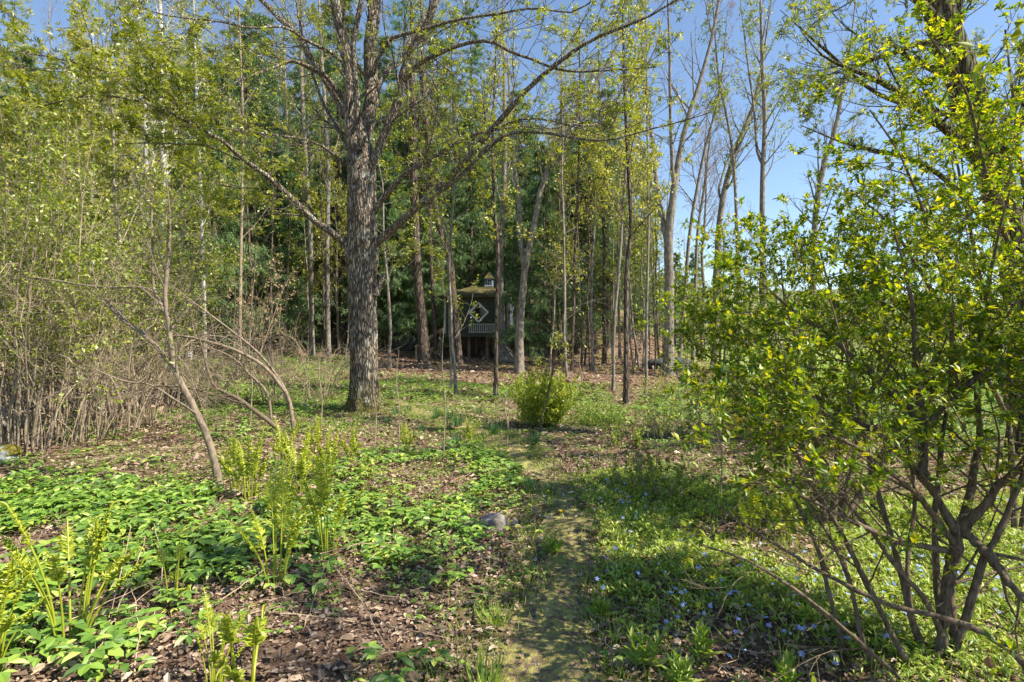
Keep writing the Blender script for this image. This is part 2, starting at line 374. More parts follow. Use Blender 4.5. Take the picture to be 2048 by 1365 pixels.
def unit(v): return v / (np.linalg.norm(v, axis=-1, keepdims=True) + 1e-9)
def at_t(P, t):
    B, N, _ = P.shape; s = t * (N - 1); i = np.clip(s.astype(int), 0, N - 2); f = (s - i)[..., None]
    bi = np.arange(B)[:, None]
    return P[bi, i] * (1 - f) + P[bi, i + 1] * f, unit(P[bi, i + 1] - P[bi, i]), i, f[..., 0]
def grow(rng, P, Rd, n, t0, t1, ang, ratio, npts=6, wob=0.18, up=0.05, rr=0.55, flat=0.0, taper=0.25, rmin=0.0015, absl=None, jit=0.3, tipfac=0.55):
    """n children on every parent branch, all at once"""
    B = len(P); t = t0 + (t1 - t0) * (np.arange(n)[None] + rng.uniform(0, 1, (B, n))) / n
    p, T, i, f = at_t(P, t); bi = np.arange(B)[:, None]
    r0 = (Rd[bi, i] * (1 - f) + Rd[bi, i + 1] * f) * rr * rng.uniform(0.7, 1.0, (B, n))
    Lp = np.linalg.norm(np.diff(P, axis=1), axis=2).sum(1)[:, None] if absl is None else absl
    ln = ratio * Lp * (1 - tipfac * (t - t0) / max(t1 - t0, 1e-6)) * rng.uniform(1 - jit, 1 + jit, (B, n))
    q = rng.standard_normal((B, n, 3)); q[..., 2] *= (1 - flat); q -= (q * T).sum(-1, keepdims=True) * T; q = unit(q)
    an = np.radians(ang + rng.uniform(-12, 12, (B, n)))[..., None]
    d = unit(np.cos(an) * T + np.sin(an) * q)
    out = [p]; cur = p; st = (ln / (npts - 1))[..., None]
    for k in range(npts - 1):
        d = unit(d + wob * rng.standard_normal(d.shape) + np.array([0, 0, up])); cur = cur + d * st; out.append(cur)
    Pn = np.stack(out, 2).reshape(B * n, npts, 3)
    Rn = np.maximum(r0.reshape(-1, 1) * np.linspace(1, taper, npts)[None], rmin)
    return Pn, Rn
def leaves_on(rng, mb, P, n, tmpl, size, mi=0, t0=0.2, t1=1.0, droop=0.0, spread=0.8, cluster=1, up=0.6, offs=0.0):
    """leaves along branches"""
    B = len(P); t = rng.uniform(t0, t1, (B, n)); p, T, _, _ = at_t(P, t)
    p = np.repeat(p.reshape(-1, 3), cluster, 0); T = np.repeat(T.reshape(-1, 3), cluster, 0); K_ = len(p)
    f = unit(T * 0.5 + spread * rng.standard_normal((K_, 3)) + np.array([0, 0, -droop]))
    nn = unit(np.array([0, 0, up]) + 0.55 * rng.standard_normal((K_, 3)))
    if offs: p = p + offs * rng.standard_normal((K_, 3))
    mb.inst(tmpl[0], tmpl[1], p, f, nn, size * rng.uniform(0.6, 1.25, K_), mi)

# ------------------------------------------------------------------ deciduous tree kinds
def trunk_path(rng, H, lean=0.0, wob=0.03, n=14):
    z = np.linspace(0, H, n); a = rng.uniform(0, 6.28)
    x = lean * z * math.cos(a) + np.cumsum(rng.normal(0, wob, n)); y = lean * z * math.sin(a) + np.cumsum(rng.normal(0, wob, n))
    return np.stack([x - x[0], y - y[0], z], 1)[None]
def deciduous(name, label, cat, seed, H, r0, bark, leafmat, tmpl=QUAD, nl=2, lsize=0.1, cb=0.3, n1=16, n2=6, n3=5, spreadang=42,
              l1=0.33, cluster=2, twigs=True, loc=(0, 0, 0), rz=0, group=None, paths=None, up=0.10, n4=0, lt0=0.2):
    """paths: list of (points, radii) in world space for a tree whose stems are drawn by hand"""
    rng = np.random.default_rng(seed); t = thing(name, label, cat, loc, rz, group)
    tb = MB(); br = MB(); lf = MB()
    if paths is None:
        P = trunk_path(rng, H, 0.02, H * 0.004, 16); Rd = (r0 * (1 - np.linspace(0, 1, 16) ** 1.1 * 0.93))[None]; Rd[:, 0] *= 1.35
        tb.tubes(P, Rd, 10); stems = [(P, Rd)]
    else:
        stems = []
        for k, (pts, rad) in enumerate(paths):
            pts = catmull(np.array(pts) - np.array(loc), 22)[None]; Rr = (np.interp(np.linspace(0, 1, 22), np.linspace(0, 1, len(rad)), rad) * np.clip((1.04 - np.linspace(0, 1, 22)) / .3, 0, 1) ** .7)[None].copy()
            if k == 0: Rr[:, 0] *= 1.35; Rr[:, 1] *= 1.08
            pts[:, 1:, :2] += rng.normal(0, 0.07, (1, 21, 2)) * Rr[:, 1:, None]
            tb.tubes(pts, Rr, 12); stems.append((pts, Rr))
    B1 = []; R1 = []
    for k, (P, Rd) in enumerate(stems):
        c = cb if k == 0 else 0.15
        p, r = grow(rng, P, Rd, max(9 if name == 'leaning_tree' else 5, int(n1 / (1 + 0.5 * k))), c, 0.99, spreadang, l1, 8, 0.10, up, 0.42, tipfac=0.7, absl=H)
        B1.append(p); R1.append(r)
    P1 = np.concatenate(B1); R1 = np.concatenate(R1); br.tubes(P1, R1, 6)
    P2, R2 = grow(rng, P1, R1, n2, 0.15, 1.0, 38, 0.45, 6, 0.16, 0.06, 0.6); br.tubes(P2, R2, 4)
    P3, R3 = grow(rng, P2, R2, n3, 0.15, 1.0, 38, 0.55, 4, 0.2, 0.05, 0.65, rmin=0.0035); br.tubes(P3, R3, 3)
    PL = P3
    if n4:
        P4, R4 = grow(rng, P3, R3, n4, 0.1, 1.0, 40, 0.6, 3, 0.2, 0.05, 0.7, rmin=0.003); br.tubes(P4, R4, 3); PL = P4
    if paths is None: tb.build('trunk', bark, t); br.build('branches', bark, t)
    else: tb.v += [v for v in br.v]; tb.f += [(f + tb.n, a_, c_) for f, a_, c_ in br.f]; tb.n += br.n; tb.build('trunk', bark, t)
    if nl: leaves_on(rng, lf, PL, nl, tmpl, lsize, cluster=cluster, droop=0.2, t0=lt0, offs=lsize * 0.5); lf.build('foliage', leafmat, t)
    return t

def conifer(name, label, seed, H, r0, needle, spread=0.24, nb=115, dens=16, nsize=0.22, z0=0.12, droop=-0.16, per=9, group=None, loc=(0, 0, 0)):
    rng = np.random.default_rng(seed); t = thing(name, label, 'conifer', loc, 0, group)
    P = trunk_path(rng, H, 0.01, H * 0.002, 14); Rd = (r0 * (1 - np.linspace(0, 1, 14) * 0.95))[None]; Rd[:, 0] *= 1.3
    tb = MB(); tb.tubes(P, Rd, 9); tb.build('trunk', M['dark_bark'], t)
    br = MB(); P1, R1 = grow(rng, P, Rd, nb, z0, 0.99, 84, spread, 7, 0.06, droop * 0.4, 0.25, absl=H, tipfac=0.85, rmin=0.006); br.tubes(P1, R1, 4)
    P2, R2 = grow(rng, P1, R1, dens, 0.15, 1.0, 50, 0.32, 4, 0.08, droop, 0.5, flat=0.85, rmin=0.003); br.tubes(P2, R2, 3)
    # dead bare twigs low on the trunk
    P3, R3 = grow(rng, P, Rd, 26, 0.03, max(z0, 0.12) + .05, 80, 0.07, 4, 0.12, -0.02, 0.12, absl=H, rmin=0.005); br.tubes(P3, R3, 3)
    br.build('branches', M['dark_bark'], t)
    lf = MB(); leaves_on(rng, lf, P2, per, NEEDLE, nsize, t0=0.0, spread=0.42, droop=0.35, up=1.2, cluster=3, offs=0.02)
    lf.build('foliage', needle, t); return t

def shrub(name, label, seed, n, H, spread, bark, leafmat, cat='shrub', arch=0.0, r0=0.014, tmpl=QUAD, nl=3, lsize=0.045, n2=5, n3=4, cluster=1,
          loc=(0, 0, 0), base=0.35, group=None, lt=0.45, wob=0.06, ratio=0.28):
    rng = np.random.default_rng(seed); t = thing(name, label, cat, loc, 0, group)
    a = rng.uniform(0, 6.28, n); rb = base * np.sqrt(rng.uniform(0, 1, n)); p = np.stack([rb * np.cos(a), rb * np.sin(a), np.full(n, -0.05)], 1)
    lean = spread * rng.uniform(0.1, 1.0, n); d = unit(np.stack([lean * np.cos(a + rng.normal(0, .5, n)), lean * np.sin(a + rng.normal(0, .5, n)), np.ones(n)], 1))
    ln = H * rng.uniform(0.55, 1.1, n); out = [p]; cur = p
    for k in range(11):
        d = unit(d + wob * rng.standard_normal(d.shape) + np.array([0, 0, -arch * (k / 11)])); cur = cur + d * (ln / 11)[:, None]; out.append(cur)
    P = np.stack(out, 1); Rd = (r0 * rng.uniform(0.6, 1.5, n))[:, None] * np.linspace(1, 0.25, 12)[None]
    sb = MB(); sb.tubes(P, Rd, 6)
    P2, R2 = grow(rng, P, Rd, n2, lt * 0.6, 1.0, 38, ratio, 6, 0.12, 0.02, 0.55, rmin=0.0022); sb.tubes(P2, R2, 4)
    P3, R3 = grow(rng, P2, R2, n3, 0.1, 1.0, 42, 0.5, 4, 0.15, 0.02, 0.7, rmin=0.0018); sb.tubes(P3, R3, 3)
    sb.build('stems', bark, t)
    if nl:
        lf = MB(); leaves_on(rng, lf, np.concatenate([P3]), nl, tmpl, lsize, cluster=cluster, t0=0.1); lf.build('foliage', leafmat, t)
    return t

# ================================================================== THE BIG MAPLE
def limb(pts, widths, d0=None, d1=None):
    """pts in photo pixels (x, y[, depth]); widths in pixels"""
    n = len(pts); out = []; rad = []
    for k, p in enumerate(pts):
        d = p[2] if len(p) > 2 else d0 + (d1 - d0) * k / (n - 1)
        wd = np.interp(k / (n - 1), np.linspace(0, 1, len(widths)), widths)
        out.append(W(p[0], p[1], d)); rad.append(wd / 2 / F * d)
    out = np.array(out); rad = np.array(rad); cum = np.concatenate([[0], np.cumsum(np.linalg.norm(np.diff(out, axis=0), axis=1))])
    return out, np.interp(np.linspace(0, 1, 24), cum / cum[-1], rad)
base = ground_pt(727, 822); D = base[1]
maple = thing('maple_tree', 'large old maple with thick furrowed grey trunk, wide spreading limbs and fresh yellow green leaves', 'tree', tuple(base))
rng = np.random.default_rng(11)
tp = catmull([W(729, 845, D), W(728, 815, D), W(727, 760, D), W(727, 700, D), W(726, 600, D), W(726, 520, D), W(724, 440, D), W(722, 360, D), W(720, 300, D), W(716, 230, D)], 330) - base
zz = tp[:, 2]; NS = 120; th = np.arange(NS) * 2 * math.pi / NS
wpx = np.interp(zz, [0, .35, .7, 1.4, 2.4, 3.3, 3.9, 5, 5.7, 6.1, 7], [70, 60, 56, 53, 52, 54, 60, 54, 53, 44, 6])
rad = wpx / 2 / F * D
lob = 1 + 0.36 * np.exp(-np.maximum(zz, 0) / 0.18)[:, None] * (0.45 + 0.55 * np.cos(5 * th + 0.8 + 0.4 * np.sin(2 * th)))[None]
TH, ZZ = np.meshgrid(th, zz)
fur = 0
for s_, (kk, kz, am) in enumerate([(17, 1.2, 1.0), (29, 2.1, .8), (41, 3.1, .5)]):
    fur = fur + am * np.sin(kk * TH + 1.6 * np.sin(kz * ZZ + s_ * 2 + 2 * np.sin(3 * TH)) + 1.1 * np.sin(6.3 * kz * ZZ / 2 + 4 * TH))
fur = -np.abs(fur) / 2.3
rr_ = rad[:, None] * lob * (1 + 0.05 * np.sin(3 * TH + ZZ * 1.3) + 0.035 * np.sin(2 * TH - ZZ * 2.1)) + 0.022 * (fur + 0.5)
bump = np.exp(-((ZZ - 3.55) / 0.3) ** 2) * (np.cos(TH) ** 2)
rr_ = rr_ + 0.05 * bump
X = tp[:, 0][:, None] + rr_ * np.cos(TH); Y = tp[:, 1][:, None] + rr_ * np.sin(TH); Z = np.repeat(zz[:, None], NS, 1)
i = np.arange(len(zz) - 1)[:, None] * NS; k = np.arange(NS)[None]; k2 = (k + 1) % NS
tb = MB(); tb.add(np.stack([X, Y, Z], -1), np.stack([i + k, i + k2, i + NS + k2, i + NS + k], -1).reshape(-1, 4), 0, True)
LIMBS = [
 ([(716, 400), (710, 330), (703, 250), (694, 150), (684, 60), (672, -60), (655, -260), (640, -520)], [16, 34, 33, 31, 28, 25, 18, 8], D, D - .6),
 ([(727, 400), (729, 320), (737, 230), (743, 130), (750, 40), (762, -80), (775, -260), (790, -560)], [16, 38, 37, 34, 31, 28, 18, 8], D, D + .8),
 ([(722, 300), (716, 200), (712, 110), (722, 0), (735, -140), (730, -400)], [18, 15, 12, 5], D - .3, D - 1.5),
 ([(734, 350), (748, 318), (765, 270), (790, 205), (806, 150), (826, 90), (850, 40), (872, -20), (900, -160), (950, -340)], [24, 22, 19, 15, 5], D, D - .8),
 ([(808, 160), (830, 135), (870, 112), (925, 93), (985, 90), (1050, 110), (1120, 138), (1190, 140), (1310, 135)], [14, 11, 8, 6, 3], D - .5, D - 3),
 ([(745, 150), (775, 85), (810, 70), (860, 62), (930, 42), (1010, 30), (1080, 16), (1150, 22), (1200, -10)], [11, 9, 7, 5, 3], D - .2, D - 2.6),
 ([(745, 498), (775, 465), (808, 440), (850, 400), (905, 345), (955, 290), (1010, 235), (1062, 175), (1120, 125), (1200, 75), (1290, 40), (1400, -30)], [22, 18, 15, 13, 9, 4], D, D - 3.4),
 ([(748, 425), (775, 385), (820, 345), (865, 315), (930, 280), (985, 262), (1050, 238), (1110, 240), (1180, 262)], [17, 14, 11, 8, 5, 3], D, D - 2),
 ([(850, 405), (900, 370), (935, 342), (975, 308), (1020, 278), (1080, 270), (1150, 282), (1210, 284), (1300, 258), (1420, 225)], [11, 10, 8, 5, 3], D - 1, D - 3.6),
 ([(985, 262), (1040, 250), (1060, 248), (1130, 260), (1200, 240), (1260, 150)], [6, 5, 4, 3], D - 2, D + 1),
 ([(705, 505), (670, 470), (640, 450), (605, 420), (560, 378), (520, 345), (480, 322), (448, 290), (410, 260), (370, 235), (330, 214), (260, 200), (170, 196), (70, 216)], [26, 21, 17, 14, 9, 6, 4], D, D - 3.4),
 ([(640, 452), (600, 398), (550, 388), (500, 376), (430, 370)], [9, 7, 5, 3], D, D + 1.5),
 ([(480, 322), (430, 296), (380, 284), (320, 283), (255, 290), (170, 296), (70, 302)], [7, 5, 4, 2.5], D - 1.6, D - 3),
 ([(700, 335), (672, 312), (640, 290), (590, 278), (540, 270), (480, 260), (400, 256), (300, 252)], [11, 8, 6, 4, 3], D, D - 2.4),
 ([(698, 215), (660, 160), (632, 138), (590, 122), (545, 128), (500, 150), (450, 178), (360, 212)], [18, 14, 10, 6, 3], D, D - 2.6),
 ([(692, 130), (655, 100), (610, 80), (560, 62), (480, 52), (410, 42), (330, 30), (235, 2)], [13, 10, 7, 5, 3], D - .2, D - 3.5),
 ([(690, 235), (660, 178), (625, 128), (590, 75), (548, 30), (500, -20), (430, -100), (360, -230)], [22, 20, 17, 14, 6], D, D + .6),
 ([(695, 300), (668, 240), (640, 190), (610, 100), (600, -10), (590, -160)], [12, 11, 9, 7, 4], D + .2, D + 2),
 ([(300, 202), (240, 160), (170, 132), (90, 110), (0, 98), (-120, 90)], [7, 6, 5, 4], D - 2.6, D - 4.5),
 ([(745, 205), (770, 150), (800, 120), (825, 80), (860, 20), (880, -60)], [11, 10, 8, 5], D - .4, D + .5),
 ([(810, 150), (850, 145), (920, 230), (950, 240)], [5, 4, 3, 2], D - .6, D - .2),
 ([(752, 590), (762, 562), (766, 548)], [20, 12, 10], D - .1, D - .2),
]
lp = []
for pts, wd, da, db in LIMBS:
    P_, r_ = limb(pts, [q_ * (.78 if pts[0][0] > 710 else .60) for q_ in wd], da, db); P_ = catmull(P_ - base, 20)[None]; r_ = np.interp(np.linspace(0, 1, 20), np.linspace(0, 1, len(r_)), r_)[None]
    if len(pts) > 3:
        off = rng.normal(0, 1, (1, 20, 3)); off[:, :2] = 0; off = (off + np.roll(off, 1, 1)) / 2; sm_ = rng.normal(0, 1, (7, 3)); low_ = np.stack([np.interp(np.linspace(0, 1, 20), np.linspace(0, 1, 7), sm_[:, c_]) for c_ in range(3)], 1) * np.sin(np.linspace(0, math.pi, 20))[:, None]
        P_ = P_ + off * 0.4 * r_[..., None] + .05 * low_[None]
    tb.tubes(P_, r_, 14); 
    if len(pts) > 3: lp.append((P_, r_))
tb.build('trunk', M['maple_bark'], maple)
PP1 = np.concatenate([p for p, _ in lp]); RR1 = np.concatenate([r for _, r in lp])
br = MB()
q1, s1 = grow(rng, PP1, RR1, 11, 0.12, 1.0, 46, 0.32, 8, 0.11, 0.06, 0.38, rmin=0.006, absl=6.0, tipfac=0.45); br.tubes(q1, s1, 6)
q2, s2 = grow(rng, q1, s1, 6, 0.15, 1.0, 45, 0.45, 6, 0.16, 0.03, 0.6, rmin=0.004); br.tubes(q2, s2, 4)
q3, s3 = grow(rng, q2, s2, 4, 0.1, 1.0, 45, 0.5, 4, 0.18, 0.02, 0.7, rmin=0.0028); br.tubes(q3, s3, 3)
br.build('branches', M['maple_bark'], maple)
lf = MB()
zc = q3[:, 0, 2]
leaves_on(rng, lf, q3[(q3[:, 0, 0] < -2.2) & (q3[:, 0, 2] < 7.5)], 2, MAPLE, 0.095, cluster=3, droop=0.35, t0=0.3, offs=0.05, up=0.9)
leaves_on(rng, lf, q3[rng.uniform(0, 1, len(q3)) < np.where(q3[:, 0, 2] > 5.6, .45, .8)], 1, MAPLE, 0.095, cluster=4, droop=0.35, t0=0.7, offs=0.035, up=0.8)
lf.build('foliage', M['maple_leaf'], maple)

# ================================================================== LEANING MOSSY TREE AT THE RIGHT EDGE
def traced_tree(name, label, d, stems, seed, bark, leafmat, cat='tree', **kw):
    """stems: [(points px, widths px)]; the first one starts at the ground"""
    p0 = stems[0][0][0]; g = np.array([(p0[0] - 1024) / F * d, d, 0]); g[2] = float(h(g[0], g[1]))
    paths = []
    for k, (pts, wd) in enumerate(stems):
        if len(pts[0]) < 3: pts = [(p[0], p[1], d + (0.0 if k == 0 else 0.25 * j * (1 if k % 2 else -1))) for j, p in enumerate(pts)]
        P_, r_ = limb(pts, wd); r_ = r_ * (.88 if d > 12 else 1)
        if k == 0: P_[0] = g - np.array([0, 0, 0.08])
        paths.append((P_, r_))
    return deciduous(name, label, cat, seed, kw.pop('H', 9), 0, bark, leafmat, loc=tuple(g), paths=paths, **kw)

traced_tree('leaning_tree', 'thick dark mossy barked tree leaning left above the shrub at the right edge', 8.2,
  [([(2062, 905), (2058, 800), (2050, 690), (2040, 560), (2012, 440), (1985, 345), (1955, 250), (1925, 150), (1893, 60), (1862, -40), (1820, -220), (1780, -480)], [66, 60, 56, 60, 56, 52, 20]),
   ([(2018, 470, 8.2), (1960, 330, 7.9), (1900, 265, 7.4), (1850, 225, 7), (1790, 180, 6.8), (1735, 152, 6.6), (1650, 115, 6.3), (1600, 60, 6)], [24, 20, 18, 12, 9, 5]),
   ([(1930, 150, 8.2), (1880, 100, 8), (1850, 85, 7.8), (1790, 105, 7.6), (1730, 125, 7.4), (1690, 150, 7.2), (1660, 235, 7)], [16, 13, 10, 8, 4]),
   ([(1960, 250, 8.2), (1900, 230, 9), (1760, 190, 9.4), (1650, 100, 9.8), (1560, 20, 10)], [14, 9, 7, 4]),
   ([(2030, 520, 8.2), (1960, 430, 7.4), (1850, 330, 7), (1700, 290, 6.8), (1600, 250, 6.6)], [14, 11, 8, 4]),
   ([(1985, 345, 8.2), (2040, 250, 8.6), (2090, 100, 9)], [20, 14, 7]),
   ([(1890, 50, 8.2), (1780, -40, 7), (1640, -90, 6.4), (1500, -120, 6)], [16, 12, 6]),
   ([(1870, 0, 8.2), (1930, -150, 7.8), (2020, -260, 7)], [22, 12, 6])],
  21, M['mossy_bark'], M['maple_leaf'], tmpl=MAPLE, nl=1, lsize=0.062, cluster=3, n1=18, n2=7, n3=4, l1=0.2, H=7.5, lt0=.5, cb=.3)

# ================================================================== TREES OF THE WOOD THAT CAN BE PICKED OUT
TT = [
 ('beech_tree', 'forked smooth grey tree, stoutest trunk at the open right edge of the wood', 21,
  [([(1337, 745), (1338, 650), (1338, 570), (1337, 480), (1345, 410), (1352, 350), (1372, 250), (1398, 170), (1425, 70), (1450, -80), (1470, -250)], [24, 22, 21, 17, 12, 9, 6, 4]),
   ([(1337, 500), (1322, 425), (1313, 370), (1308, 300), (1290, 180), (1280, 20)], [14, 11, 8, 4]),
   ([(1348, 380), (1343, 300), (1340, 180), (1338, 60), (1330, -120)], [10, 8, 6, 3])], 'grey_bark', None, 0, 11),
 ('slender_tree', 'bare grey tree bending right beside the forked beech', 24,
  [([(1427, 740), (1432, 650), (1433, 560), (1436, 480), (1447, 390), (1463, 330), (1485, 265), (1510, 200), (1530, 90), (1550, -60)], [15, 14, 13, 8, 4]),
   ([(1445, 400), (1438, 380), (1460, 310), (1500, 240), (1520, 215)], [6, 5, 4, 3])], 'grey_bark', None, 0, 10),
 ('slender_tree', 'straight bare tree against the sky forking just above the shrub top', 22,
  [([(1527, 760), (1527, 600), (1526, 480), (1525, 400), (1526, 330), (1530, 250), (1525, 130), (1520, -20), (1515, -150)], [13, 12, 11, 8, 4]),
   ([(1525, 330), (1514, 300), (1509, 230), (1495, 120), (1480, 0)], [6, 5, 3])], 'grey_bark', 'maple_leaf', 1, 9),
 ('slender_tree', 'lone dark tree curving right with a gap of blue sky on its left', 20,
  [([(1622, 760), (1626, 600), (1628, 480), (1634, 400), (1650, 320), (1668, 270), (1682, 200), (1700, 100), (1715, -40)], [14, 13, 12, 8, 4]),
   ([(1648, 330), (1665, 280), (1700, 260), (1740, 230)], [6, 4, 2])], 'grey_bark', None, 0, 8),
 ('slender_tree', 'thin bare tree leaning left between the bending tree and the shrub top', 23,
  [([(1478, 750), (1476, 600), (1474, 470), (1468, 330), (1455, 240), (1438, 160), (1428, 40), (1420, -80)], [8, 7, 5, 3])], 'grey_bark', 'maple_leaf', 1, 8),
 ('slender_tree', 'slim grey tree with moss at its foot in the green strip right of the bush', 14.6,
  [([(1252, 803), (1252, 700), (1252, 600), (1255, 520), (1262, 450), (1256, 330), (1250, 200), (1246, 60), (1240, -100)], [13, 11, 9, 7, 4])], 'dark_bark', 'yellow_leaf', 1, 7),
 ('slender_tree', 'very straight thin pale tree left of the forked beech', 16.5,
  [([(1292, 772), (1293, 680), (1294, 600), (1297, 450), (1295, 300), (1294, 150), (1290, -20)], [7, 6, 5, 4])], 'grey_bark', 'yellow_leaf', 1, 7),
 ('slender_tree', 'thin wavy grey sapling between the hemlocks and the mossy footed tree', 17,
  [([(1226, 783), (1227, 700), (1229, 640), (1238, 540), (1243, 460), (1248, 380), (1260, 250), (1262, 120), (1255, -20)], [7, 7, 6, 4])], 'grey_bark', 'yellow_leaf', 1, 7),
 ('slender_tree', 'leaning brown tree crossing the left end of the tree house', 25,
  [([(917, 728), (914, 690), (911, 640), (906, 590), (902, 540), (895, 500), (880, 460), (868, 400), (858, 320), (850, 220), (845, 100), (840, -60)], [18, 16, 15, 14, 12, 7])], 'dark_bark', 'maple_leaf', 1, 10),
 ('slender_tree', 'pale twin stemmed thin tree just left of the tree house window', 16,
  [([(912, 784), (909, 735), (904, 680), (902, 620), (899, 540), (903, 450), (910, 330), (905, 180), (900, 20)], [8, 7, 6, 4]),
   ([(902, 777, 16), (902, 720, 16), (899, 650, 16.1), (898, 560, 16.1), (890, 470, 16.2), (875, 330, 16.3), (870, 200, 16.3)], [6, 5, 5, 3])], 'grey_bark', 'maple_leaf', 1, 7),
 ('slender_tree', 'slim dark tree crossing the right part of the tree house', 15.6,
  [([(990, 788), (992, 740), (992, 680), (994, 620), (995, 560), (996, 500), (990, 420), (985, 300), (990, 150), (995, 0)], [9, 9, 8, 6, 4])], 'dark_bark', 'yellow_leaf', 1, 7),
 ('pine_trunk_tree', 'stout rough dark trunk left of the tree house beside the stair', 26,
  [([(850, 728), (849, 700), (846, 660), (842, 610), (836, 560), (832, 500), (830, 400), (826, 280), (824, 120), (822, -60)], [26, 24, 22, 20, 16, 10])], 'dark_bark', None, 0, 12),
 ('forked_tree', 'dark tree right of the tree house forking into two curving stems', 22,
  [([(1038, 748), (1038, 700), (1040, 640), (1045, 580), (1052, 530), (1068, 450), (1085, 370), (1110, 310), (1150, 240), (1190, 170), (1225, 110), (1245, 70), (1270, 20), (1300, -60)], [20, 18, 15, 12, 9, 6, 4, 3]),
   ([(1050, 545), (1040, 470), (1038, 400), (1028, 320), (1020, 200), (1012, 60)], [13, 10, 7, 4]),
   ([(1100, 340), (1130, 300), (1165, 240), (1230, 200), (1300, 120), (1330, 20)], [6, 5, 4, 2])], 'grey_bark', 'yellow_leaf', 1, 10),
 ('root_flared_tree', 'pale trunk with spreading roots under the right corner of the tree house', 27,
  [([(1012, 732), (1006, 700), (1004, 660), (1002, 600), (1002, 520), (1006, 420), (1010, 300), (1008, 150), (1005, -20)], [40, 18, 13, 11, 9, 6])], 'grey_bark', None, 0, 11),
 ('white_birch', 'white barked birch, the brightest trunk, left of the maple crown', 24,
  [([(322, 720), (324, 620), (325, 500), (330, 400), (326, 300), (322, 200), (322, 100), (320, 0), (316, -120)], [14, 13, 12, 11, 8])], 'birch_bark', 'yellow_leaf', 1, 10),
 ('white_birch', 'thinner pale birch just left of the brightest birch trunk', 27,
  [([(292, 700), (292, 600), (294, 450), (292, 300), (288, 180), (278, 60), (270, -60)], [9, 8, 8, 5])], 'birch_bark', 'yellow_leaf', 1, 9),
 ('slender_tree', 'thin brown tree rising from the green slope left of the maple', 19,
  [([(476, 742), (478, 690), (480, 620), (481, 560), (482, 490), (484, 400), (486, 250), (480, 80), (476, -60)], [9, 8, 7, 5, 3])], 'tan_bark', 'maple_leaf', 1, 8),
 ('slender_tree', 'pale speckled thin tree behind the leaning bare sapling', 20,
  [([(409, 735), (409, 680), (408, 600), (405, 500), (402, 400), (396, 280), (390, 100), (386, -40)], [10, 9, 8, 6, 4])], 'birch_bark', 'yellow_leaf', 1, 8),
 ('slender_tree', 'grey tree left of the maple trunk, right one of the close pair', 27,
  [([(657, 694), (656, 640), (655, 560), (655, 460), (657, 350), (650, 220), (640, 60), (636, -80)], [11, 10, 9, 6])], 'grey_bark', 'maple_leaf', 1, 10),
 ('slender_tree', 'grey tree left of the maple trunk, left one of the close pair', 28,
  [([(624, 692), (623, 640), (622, 560), (620, 460), (612, 330), (604, 180), (600, 40), (596, -80)], [12, 11, 9, 6])], 'grey_bark', 'maple_leaf', 1, 10),
 ('slender_tree', 'thin grey trunk halfway between the brown tree and the close pair', 30,
  [([(566, 690), (568, 620), (570, 520), (572, 420), (575, 300), (570, 150), (566, 0)], [8, 7, 6, 4])], 'grey_bark', 'maple_leaf', 1, 10),
 ('slender_tree', 'thin tree with flaking bark left of the stout dark trunk', 33,
  [([(808, 648), (807, 600), (806, 540), (808, 460), (812, 350), (815, 200), (820, 60)], [11, 10, 8, 5])], 'dark_bark', None, 0, 11),
 ('slender_tree', 'thin dark tree close behind the stout dark trunk', 28,
  [([(872, 718), (870, 660), (866, 600), (862, 520), (860, 400), (864, 240), (868, 60)], [10, 9, 8, 5])], 'dark_bark', None, 0, 11),
 ('slender_tree', 'straight thin trunk right of the hemlock boughs, first of the row', 24,
  [([(1130, 757), (1131, 700), (1131, 620), (1130, 520), (1126, 400), (1124, 220), (1122, 40)], [7, 7, 6, 4])], 'grey_bark', 'yellow_leaf', 1, 8),
 ('slender_tree', 'straight thin trunk right of the hemlock boughs, second of the row', 22,
  [([(1144, 765), (1145, 690), (1148, 600), (1150, 500), (1156, 380), (1160, 200), (1158, 30)], [7, 7, 6, 4])], 'dark_bark', 'yellow_leaf', 1, 8),
 ('slender_tree', 'straight thin trunk right of the hemlock boughs, third of the row', 25,
  [([(1208, 768), (1209, 700), (1208, 620), (1209, 520), (1207, 420), (1200, 250), (1196, 60)], [10, 9, 8, 5])], 'dark_bark', None, 0, 9),
 ('slender_tree', 'bare grey tree leaning right behind the forked beech', 27,
  [([(1358, 735), (1365, 650), (1372, 560), (1378, 480), (1390, 400), (1410, 300), (1440, 180), (1455, 20)], [9, 8, 7, 4])], 'grey_bark', 'red_bud', 1, 10),
 ('slender_tree', 'thin bare tree with reddish buds right of the forked beech', 30,
  [([(1385, 735), (1388, 640), (1392, 540), (1396, 460), (1408, 380), (1420, 280), (1435, 160)], [8, 7, 6, 3])], 'grey_bark', 'red_bud', 1, 10),
]
sd = 100
for nm, lb, d, stems, bk, lm, nl_, H_ in TT:
    sd += 1
    traced_tree(nm, lb, d, stems, sd, M[bk], M[lm or 'maple_leaf'], H=H_, nl=nl_ * 2, lsize=0.10 if lm != 'red_bud' else 0.05, tmpl=QUAD, n1=19, n2=6, n3=4, l1=0.22,
                cluster=2, cb=0.42 if d > 20 else 0.35, spreadang=40, cat='tree', lt0=.2)

